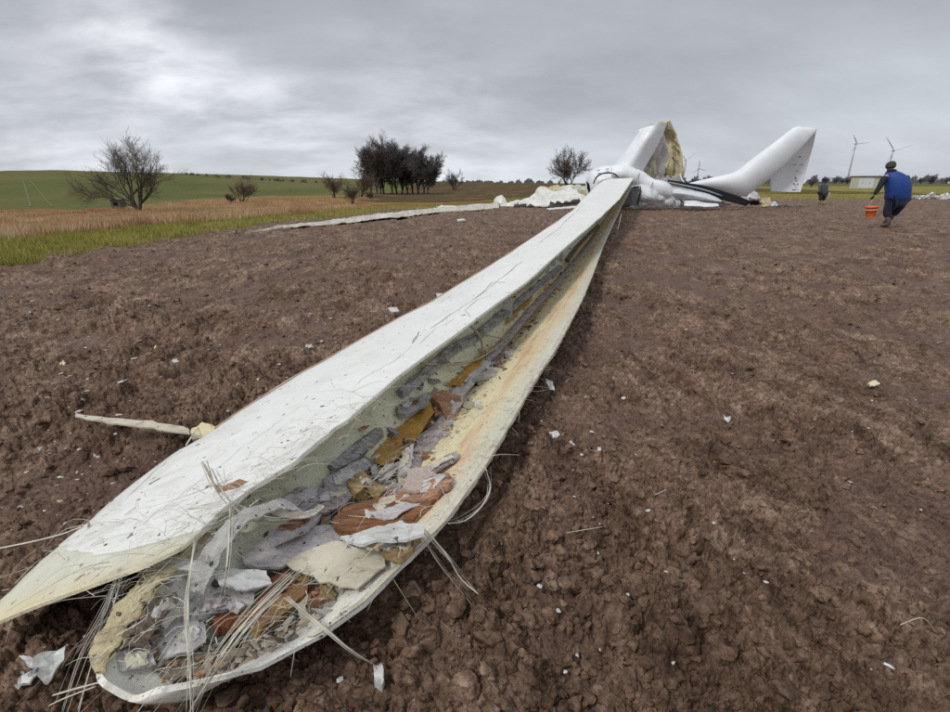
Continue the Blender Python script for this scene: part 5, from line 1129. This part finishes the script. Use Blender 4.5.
for k in range(6): boxm('wall_board', -w, w, -w, -w + .04, (.9 + k * 1.35) * sc, (.9 + k * 1.35 + 1.25) * sc, mat_hide, hd)
boxm('wall', -w, w, -w + .05, w, .9 * sc, 9 * sc, mat_hide, hd)
boxm('window', -w * .45, w * .55, -w - .03, -w - .005, 3.2 * sc, 6.6 * sc, mat_black, hd)
boxm('roof', -w * 1.2, w * 1.2, -w * 1.25, w * 1.2, 9.02 * sc, 9.8 * sc, simple('roof_felt', (.16, .16, .16), (.2, .2, .2), 4), hd)
for sx in (-1, 1):
    for sy in (-1, 1): boxm('leg', sx * w * .85 - .04, sx * w * .85 + .04, sy * w * .8 - .04, sy * w * .8 + .04, -.3, .9 * sc, mat_hide, hd)
# ------------------------------------------------------------------ standing wind turbines
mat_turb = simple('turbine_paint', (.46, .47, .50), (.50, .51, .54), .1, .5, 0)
def turbine(label, hub_, y, base, tips, w=1.0, nac=1.6):
    H = at_y(*hub_, y); s = y / 551; g = at_y(base[0], base[1], y); g = Vector((H.x, y, tz(H.x, y)))
    t = thing('wind_turbine', label, 'wind turbine', g, 'standing wind turbines on the horizon')
    pts = [Vector((0, 0, (H.z - g.z) * f)) for f in (0, .3, .6, 1)]; V, F = tube_arrays(pts, [1.05 * s * w, .9 * s * w, .75 * s * w, .5 * s * w], 10); link('tower', mesh('tower', V, F, True), mat_turb, t)
    h = H - g; V, F = tube_arrays([h + Vector((0, -nac * s * .8, 0)), h + Vector((0, -nac * s * .4, .1 * s)), h + Vector((0, nac * s, .1 * s))], [.35 * s, .8 * s, .6 * s], 8); link('nacelle', mesh('nacelle', V, F, True), mat_turb, t)
    bm = bmesh.new(); bmesh.ops.create_icosphere(bm, subdivisions=2, radius=.75 * s); me = bpy.data.meshes.new('rotor_nose'); bm.to_mesh(me); bm.free(); o = link('rotor_nose', me, mat_turb, t); o.location = h + Vector((0, -nac * s, 0))
    for tx, ty in tips:
        e = at_y(tx, ty, y) - g + Vector((0, -nac * s, 0)); a = h + Vector((0, -nac * s, 0)); V, F = tube_arrays([a, a.lerp(e, .12), a.lerp(e, .3), a.lerp(e, .7), e], [.35 * s, .42 * s, .62 * s, .42 * s, .12 * s], 6, .4); link('blade', mesh('blade', V, F, True), mat_turb, t)
    return t
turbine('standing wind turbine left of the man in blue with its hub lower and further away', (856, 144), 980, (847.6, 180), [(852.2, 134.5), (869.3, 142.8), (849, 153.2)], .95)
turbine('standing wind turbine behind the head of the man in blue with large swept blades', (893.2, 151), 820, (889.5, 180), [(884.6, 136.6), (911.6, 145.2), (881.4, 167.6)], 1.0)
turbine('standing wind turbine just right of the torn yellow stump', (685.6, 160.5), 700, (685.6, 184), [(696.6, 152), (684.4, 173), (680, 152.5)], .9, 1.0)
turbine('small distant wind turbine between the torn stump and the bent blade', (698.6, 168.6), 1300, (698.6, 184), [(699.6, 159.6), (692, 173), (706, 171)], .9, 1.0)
# ------------------------------------------------------------------ substation hut
sp = ground_hit(868, 188.6); sc = sp.y / 551; print('hut', sp, tz(0, 50)); hut = thing('transformer_hut', 'low hut with pale door panels and olive walls left of the man in blue', 'hut', sp)
wl, wr, hh = -11.5 * sc, 15 * sc, 11.6 * sc
boxm('wall', wl, wr, 0, 2.6, -.3, hh, simple('olive_render', (.50, .49, .40), (.56, .55, .46), 1, .8, .005), hut, .01)
for k in range(4): a = wl + .05 + k * 3.9 * sc; boxm('door_panel', a, a + 3.75 * sc, -.06, -.004, .05, hh - .12, simple('door_grey', (.66, .68, .70), (.72, .74, .76), 1, .5, 0), hut, .008)
boxm('roof', wl - .15, wr + .2, -.25, 2.85, hh + .004, hh + .9 * sc, simple('dark_roof', (.06, .06, .06), (.1, .1, .1), 1), hut, .01)
for k in range(2): boxm('door_handle', wl + (3.6 + k * 8) * sc, wl + (3.9 + k * 8) * sc, -.10, -.062, hh * .45, hh * .55, mat_black, hut)
# ------------------------------------------------------------------ people
def skinmesh(name, joints, edges, mat, parent, sub=2):
    me = bpy.data.meshes.new(name); me.from_pydata([j[0] for j in joints], edges, []); me.update(); o = link(name, me, mat, parent)
    sm_mod = o.modifiers.new('skin', 'SKIN'); ss = o.modifiers.new('sub', 'SUBSURF'); ss.levels = ss.render_levels = sub
    for i, j in enumerate(joints): r = j[1]; me.skin_vertices[0].data[i].radius = r if isinstance(r, tuple) else (r, r)
    me.skin_vertices[0].data[0].use_root = True; sm_mod.use_smooth_shade = True; return o
mat_skin = simple('skin', (.45, .26, .19), (.50, .30, .22), 8, .6, 0)
def person(label, ref, y, J, dep, mats, torso, bucket_hand=True):
    """J: joints as (px, py, dy) read off in the plane of the figure; torso: (py, x0, x1, depth) rings"""
    g = at_z(*ref, 0); g = Vector((g.x, y, gh(g.x, y) if y < 60 else 0)); t = thing('person', label, 'person', g); z0 = at_y(*ref, y).z
    P = lambda a, b, d=0: Vector((at_y(a, b, y).x - g.x, d, at_y(a, b, y).z - z0))
    j = {k: P(*v) for k, v in J.items()}; k_ = y / 551 * .97
    body = [(j['pelvis'], .13), (j['chest'], .11), (j['neck'], .065), (j['head'], .10), (j['head'] + Vector((0, .02, .06)), .085), (j['shl'], .05), (j['ell'], .045), (j['wrl'], .032), (j['shr'], .05), (j['elr'], .045), (j['wrr'], .032), (j['hil'], .09), (j['knl'], .062), (j['anl'], .045), (j['hir'], .09), (j['knr'], .062), (j['anr'], .045), (j['anl'] + Vector((-.03, .12, -.05)), .04), (j['anr'] + Vector((.02, .12, -.05)), .04)]
    ed = [(0, 1), (1, 2), (2, 3), (3, 4), (1, 5), (5, 6), (6, 7), (1, 8), (8, 9), (9, 10), (0, 11), (11, 12), (12, 13), (0, 14), (14, 15), (15, 16), (13, 17), (16, 18)]
    skinmesh('body', body, ed, mat_skin, t)
    # hands: palm, four bent fingers, thumb
    for wr, el in (('wrl', 'ell'), ('wrr', 'elr')):
        w = j[wr]; dr = (w - j[el]).normalized(); pts = [(w, .026), (w + dr * .07, (.036, .02))]; e = [(0, 1)]; sd = dr.cross(Vector((0, 1, 0))).normalized()
        for f, (o_, L_) in enumerate(((-.030, .050), (-.010, .056), (.010, .052), (.030, .042))):
            b0 = w + dr * .08 + sd * o_; n0 = len(pts); pts += [(b0, .010), (b0 + dr * L_ * .5 + Vector((0, .015, 0)), .009), (b0 + dr * L_ * .7 + Vector((0, .045, 0)), .008)]; e += [(1, n0), (n0, n0 + 1), (n0 + 1, n0 + 2)]
        n0 = len(pts); pts += [(w + dr * .035 + sd * .045, .011), (w + dr * .07 + sd * .055 + Vector((0, .03, 0)), .009)]; e += [(1, n0), (n0, n0 + 1)]
        skinmesh('hand', pts, e, mats['glove'], t, 1)
    n = 26; V, F = [], []
    for (py, x0, x1, d, yo) in torso:
        sh = (x1 - x0) * .05; x0 += sh; x1 -= sh
        a, b = P(x0, py), P(x1, py); c = (a + b) / 2; h = (b - a).length / 2
        for k in range(n):
            an = 2 * math.pi * k / n; ca, sa = math.cos(an), math.sin(an); ca = math.copysign(abs(ca) ** .92, ca); sa = math.copysign(abs(sa) ** .92, sa)
            q = c + Vector((ca * h, sa * d + yo, 0)); q += Vector((ca, sa, 0)) * (.018 * mnoise.noise(Vector((ca * 1.5, sa * 1.5, q.z * 9))) + .010 * math.sin(q.z * 46)); V.append(q)
    m_ = len(torso)
    for i in range(m_ - 1):
        for k in range(n): a, b = i * n + k, i * n + (k + 1) % n; F.append((a, b, b + n, a + n))
    F.append(tuple(range(n))[::-1]); F.append(tuple((m_ - 1) * n + k for k in range(n)))
    o = link('jacket', mesh('jacket', V, F, True), mats['jacket'], t); ms = o.modifiers.new('sub', 'SUBSURF'); ms.levels = ms.render_levels = 1
    for a, b, c in (('shl', 'ell', 'wrl'), ('shr', 'elr', 'wrr')):
        skinmesh('sleeve', [(j[a], .105), (j[a].lerp(j[b], .5), .095), (j[b], .078), (j[b].lerp(j[c], .6), .066), (j[c], .052)], [(0, 1), (1, 2), (2, 3), (3, 4)], mats['sleeve'], t)
    skinmesh('trousers', [(j['pelvis'], .20), (j['hil'], .165), (j['knl'], .118), (j['knl'].lerp(j['anl'], .55), .100), (j['hir'], .165), (j['knr'], .118), (j['knr'].lerp(j['anr'], .55), .090)], [(0, 1), (1, 2), (2, 3), (0, 4), (4, 5), (5, 6)], mats['trousers'], t)
    for an, kn, s in (('anl', 'knl', -1), ('anr', 'knr', 1)):
        a = j[an]; skinmesh('boot', [(a.lerp(j[kn], .55), .085), (a + Vector((0, 0, .02)), .075), (a + Vector((s * .01, 0, -.05)), .07), (a + Vector((s * .03, .13, -.065)), .055), (a + Vector((s * .04, .21, -.075)), .04)], [(0, 1), (1, 2), (2, 3), (3, 4)], mats['boot'], t)
    skinmesh('cap', [(j['head'] + Vector((0, -.055, -.06)), (.130, .12)), (j['head'] + Vector((0, -.045, .01)), (.14, .13)), (j['head'] + Vector((0, -.02, .09)), (.135, .13)), (j['head'] + Vector((0, .01, .14)), .08)], [(0, 1), (1, 2), (2, 3)], mats['cap'], t)
    skinmesh('collar', [(j['neck'] + Vector((0, -.02, -.05)), (.17, .14)), (j['neck'] + Vector((0, -.02, .07)), (.125, .12))], [(0, 1)], mats['sleeve'], t)
    # ears, nose and eyes on the far side of the head
    for s in (-1, 1):
        skinmesh('ear', [(j['head'] + Vector((s * .10, .02, .0)), .018), (j['head'] + Vector((s * .115, .015, .03)), .02)], [(0, 1)], mat_skin, t, 1)
        skinmesh('eye', [(j['head'] + Vector((s * .035, .108, .02)), .012), (j['head'] + Vector((s * .037, .112, .02)), .01)], [(0, 1)], mat_black, t, 1)
    skinmesh('nose', [(j['head'] + Vector((0, .11, .02)), .012), (j['head'] + Vector((0, .135, -.02)), .018)], [(0, 1)], mat_skin, t, 1)
    return t, g, P
bl = simple('blue_jacket', (.010, .042, .20), (.016, .06, .27), 9, .55, .01); nv = simple('navy_cloth', (.012, .016, .035), (.022, .028, .055), 9, .8, .01); dk = simple('black_cloth', (.014, .015, .019), (.028, .028, .034), 9, .8, .01)
bt_ = simple('muddy_boot', (.05, .045, .04), (.13, .10, .08), 7, .6, .01); cp = simple('dark_green_cap', (.035, .045, .04), (.05, .055, .05), 9, .8, .005)
y1 = at_z(887, 228.5, 0).y
t1, g1, P1 = person('man in a blue jacket seen from behind walking away with a bucket', (889, 228.5), y1, dict(pelvis=(896.5, 201, 0), chest=(896.5, 182, .06), neck=(893.5, 172.5, .10), head=(892.6, 168.3, .13), shl=(886.8, 177, .05), ell=(881.2, 187.5, .05), wrl=(875.6, 197.0, .08), shr=(906.5, 177, .05), elr=(910.2, 187, .10), wrr=(908.0, 196, .2), hil=(890.8, 203, 0), knl=(887.6, 213.5, .04), anl=(886.2, 225.0, -.06), hir=(902, 203, 0), knr=(899.5, 212.5, .12), anr=(893.6, 222.6, .22)), .2,
    dict(jacket=bl, sleeve=dk, trousers=nv, boot=bt_, cap=cp, glove=dk),
    [(202, 885.8, 908.4, .20, 0), (200.8, 885.0, 909.2, .22, 0), (196, 884.8, 910.2, .24, 0), (190, 885.2, 911.2, .26, .02), (184, 885.8, 911.0, .27, .04), (179, 886.4, 909.2, .25, .07), (175.4, 887.6, 906, .20, .10), (173.2, 889.4, 901.5, .15, .12), (171.8, 890.6, 898, .10, .13)])
# reflective trims on the trousers
# bucket
bk = P1(870, 217.5); hand = P1(875.2, 199.6); bw = at_y(870, 217.0, y1)
bucket = thing('bucket', 'orange plastic bucket hanging from the hand of the man in blue', 'bucket', bw)
sx = y1 / 551
def lathe(name, prof, mat, parent, n=28, tilt=None):
    V, F = [], []
    for r, z in prof:
        for k in range(n): a = 2 * math.pi * k / n; V.append(Vector((math.cos(a) * r, math.sin(a) * r, z)))
    for i in range(len(prof) - 1):
        for k in range(n): a, b = i * n + k, i * n + (k + 1) % n; F.append((a, b, b + n, a + n))
    o = link(name, mesh(name, V, F, True), mat, parent); return o
ob = simple('orange_plastic', (.80, .17, .03), (.70, .13, .025), 5, .4, 0); R1, R0, Hb = 6.0 * sx * .97, 4.3 * sx * .97, 11.0 * sx
lathe('bucket_body', [(0.001, .0), (R0, .0), (R0 + .002, .01), (R1 - .01, Hb - .03), (R1 + .008, Hb - .028), (R1 + .010, Hb), (R1 - .008, Hb), (R1 - .016, Hb - .03), (R0 - .01, .02), (.001, .02)], ob, bucket)
lathe('bucket_band', [(R0 + (R1 - R0) * .62 + .003, Hb * .62), (R0 + (R1 - R0) * .76 + .005, Hb * .62), (R0 + (R1 - R0) * .80 + .005, Hb * .74), (R0 + (R1 - R0) * .74, Hb * .74)], simple('pale_band', (.75, .45, .35), (.7, .3, .2), 20), bucket)
hl = hand - P1(870, 217.0); strand('handle', [Vector((-R1, 0, Hb - .02)), Vector((-R1 * .55, 0, Hb + (hl.z - Hb) * .7)), Vector((hl.x, 0, hl.z - .01)), Vector((R1 * .9, 0, Hb + (hl.z - Hb) * .5)), Vector((R1, 0, Hb - .02))], .006, mat_wht, bucket, 1, 24, 6)
bucket.rotation_euler = (0, -.08, .3)
y2 = at_z(822, 204.6, 0).y; gy_ = simple('grey_blue_coat', (.055, .06, .075), (.08, .085, .10), 6, .8, .01)
t2, g2, P2 = person('distant person in a dark coat walking at the far edge of the ploughed field', (822, 205), y2, dict(pelvis=(822.8, 193.5, 0), chest=(823.4, 187, 0), neck=(823.4, 183.2, 0), head=(823.2, 181, -.02), shl=(820.2, 185.4, 0), ell=(818.4, 189.4, -.1), wrl=(817.6, 193, -.2), shr=(826.2, 185.4, 0), elr=(827.2, 189.6, .05), wrr=(826.6, 193.6, .0), hil=(821.4, 194.5, 0), knl=(819.8, 199, -.08), anl=(818.6, 203.6, 0), hir=(824.4, 194.5, 0), knr=(823.6, 199.4, .0), anr=(823.0, 204.0, -.1)), .2,
    dict(jacket=gy_, sleeve=gy_, trousers=dk, boot=simple('mustard_boot', (.42, .30, .10), (.3, .2, .08), 6), cap=dk, glove=dk),
    [(196.5, 819.0, 827.0, .20, 0), (193.5, 819.0, 827.2, .22, 0), (189.5, 819.2, 827.2, .20, 0), (186, 819.6, 827, .19, 0), (184.2, 821, 825.6, .13, 0)])
p = P2(827.6, 198) + g2; bagt = thing('carrier_bag', 'small pale bag held by the distant person', 'bag', p)
psheet('bag_body', [[Vector((-.12, 0, .26)), Vector((0, -.05, .28)), Vector((.10, 0, .26))], [Vector((-.15, 0, .12)), Vector((0, -.10, .12)), Vector((.14, 0, .12))], [Vector((-.13, 0, .0)), Vector((0, -.06, .0)), Vector((.12, 0, .0))]], mat_wht, bagt, 8, 6, .08, .01, 4)
strand('bag_strap', [Vector((-.1, 0, .25)), Vector((-.03, 0, .38)), Vector((.05, 0, .25))], .012, mat_wht, bagt, .6, 8, 5)
# grass on the right hand verge
P = scatter(60000, 30, 110, 2, 56, lambda x, y, d, az: (d > -.3) & (d < 40), 15)
blades('verge_grass', P, .08, .22, .03, mg1, 'yellow green grass along the far right edge of the field', 'grass')
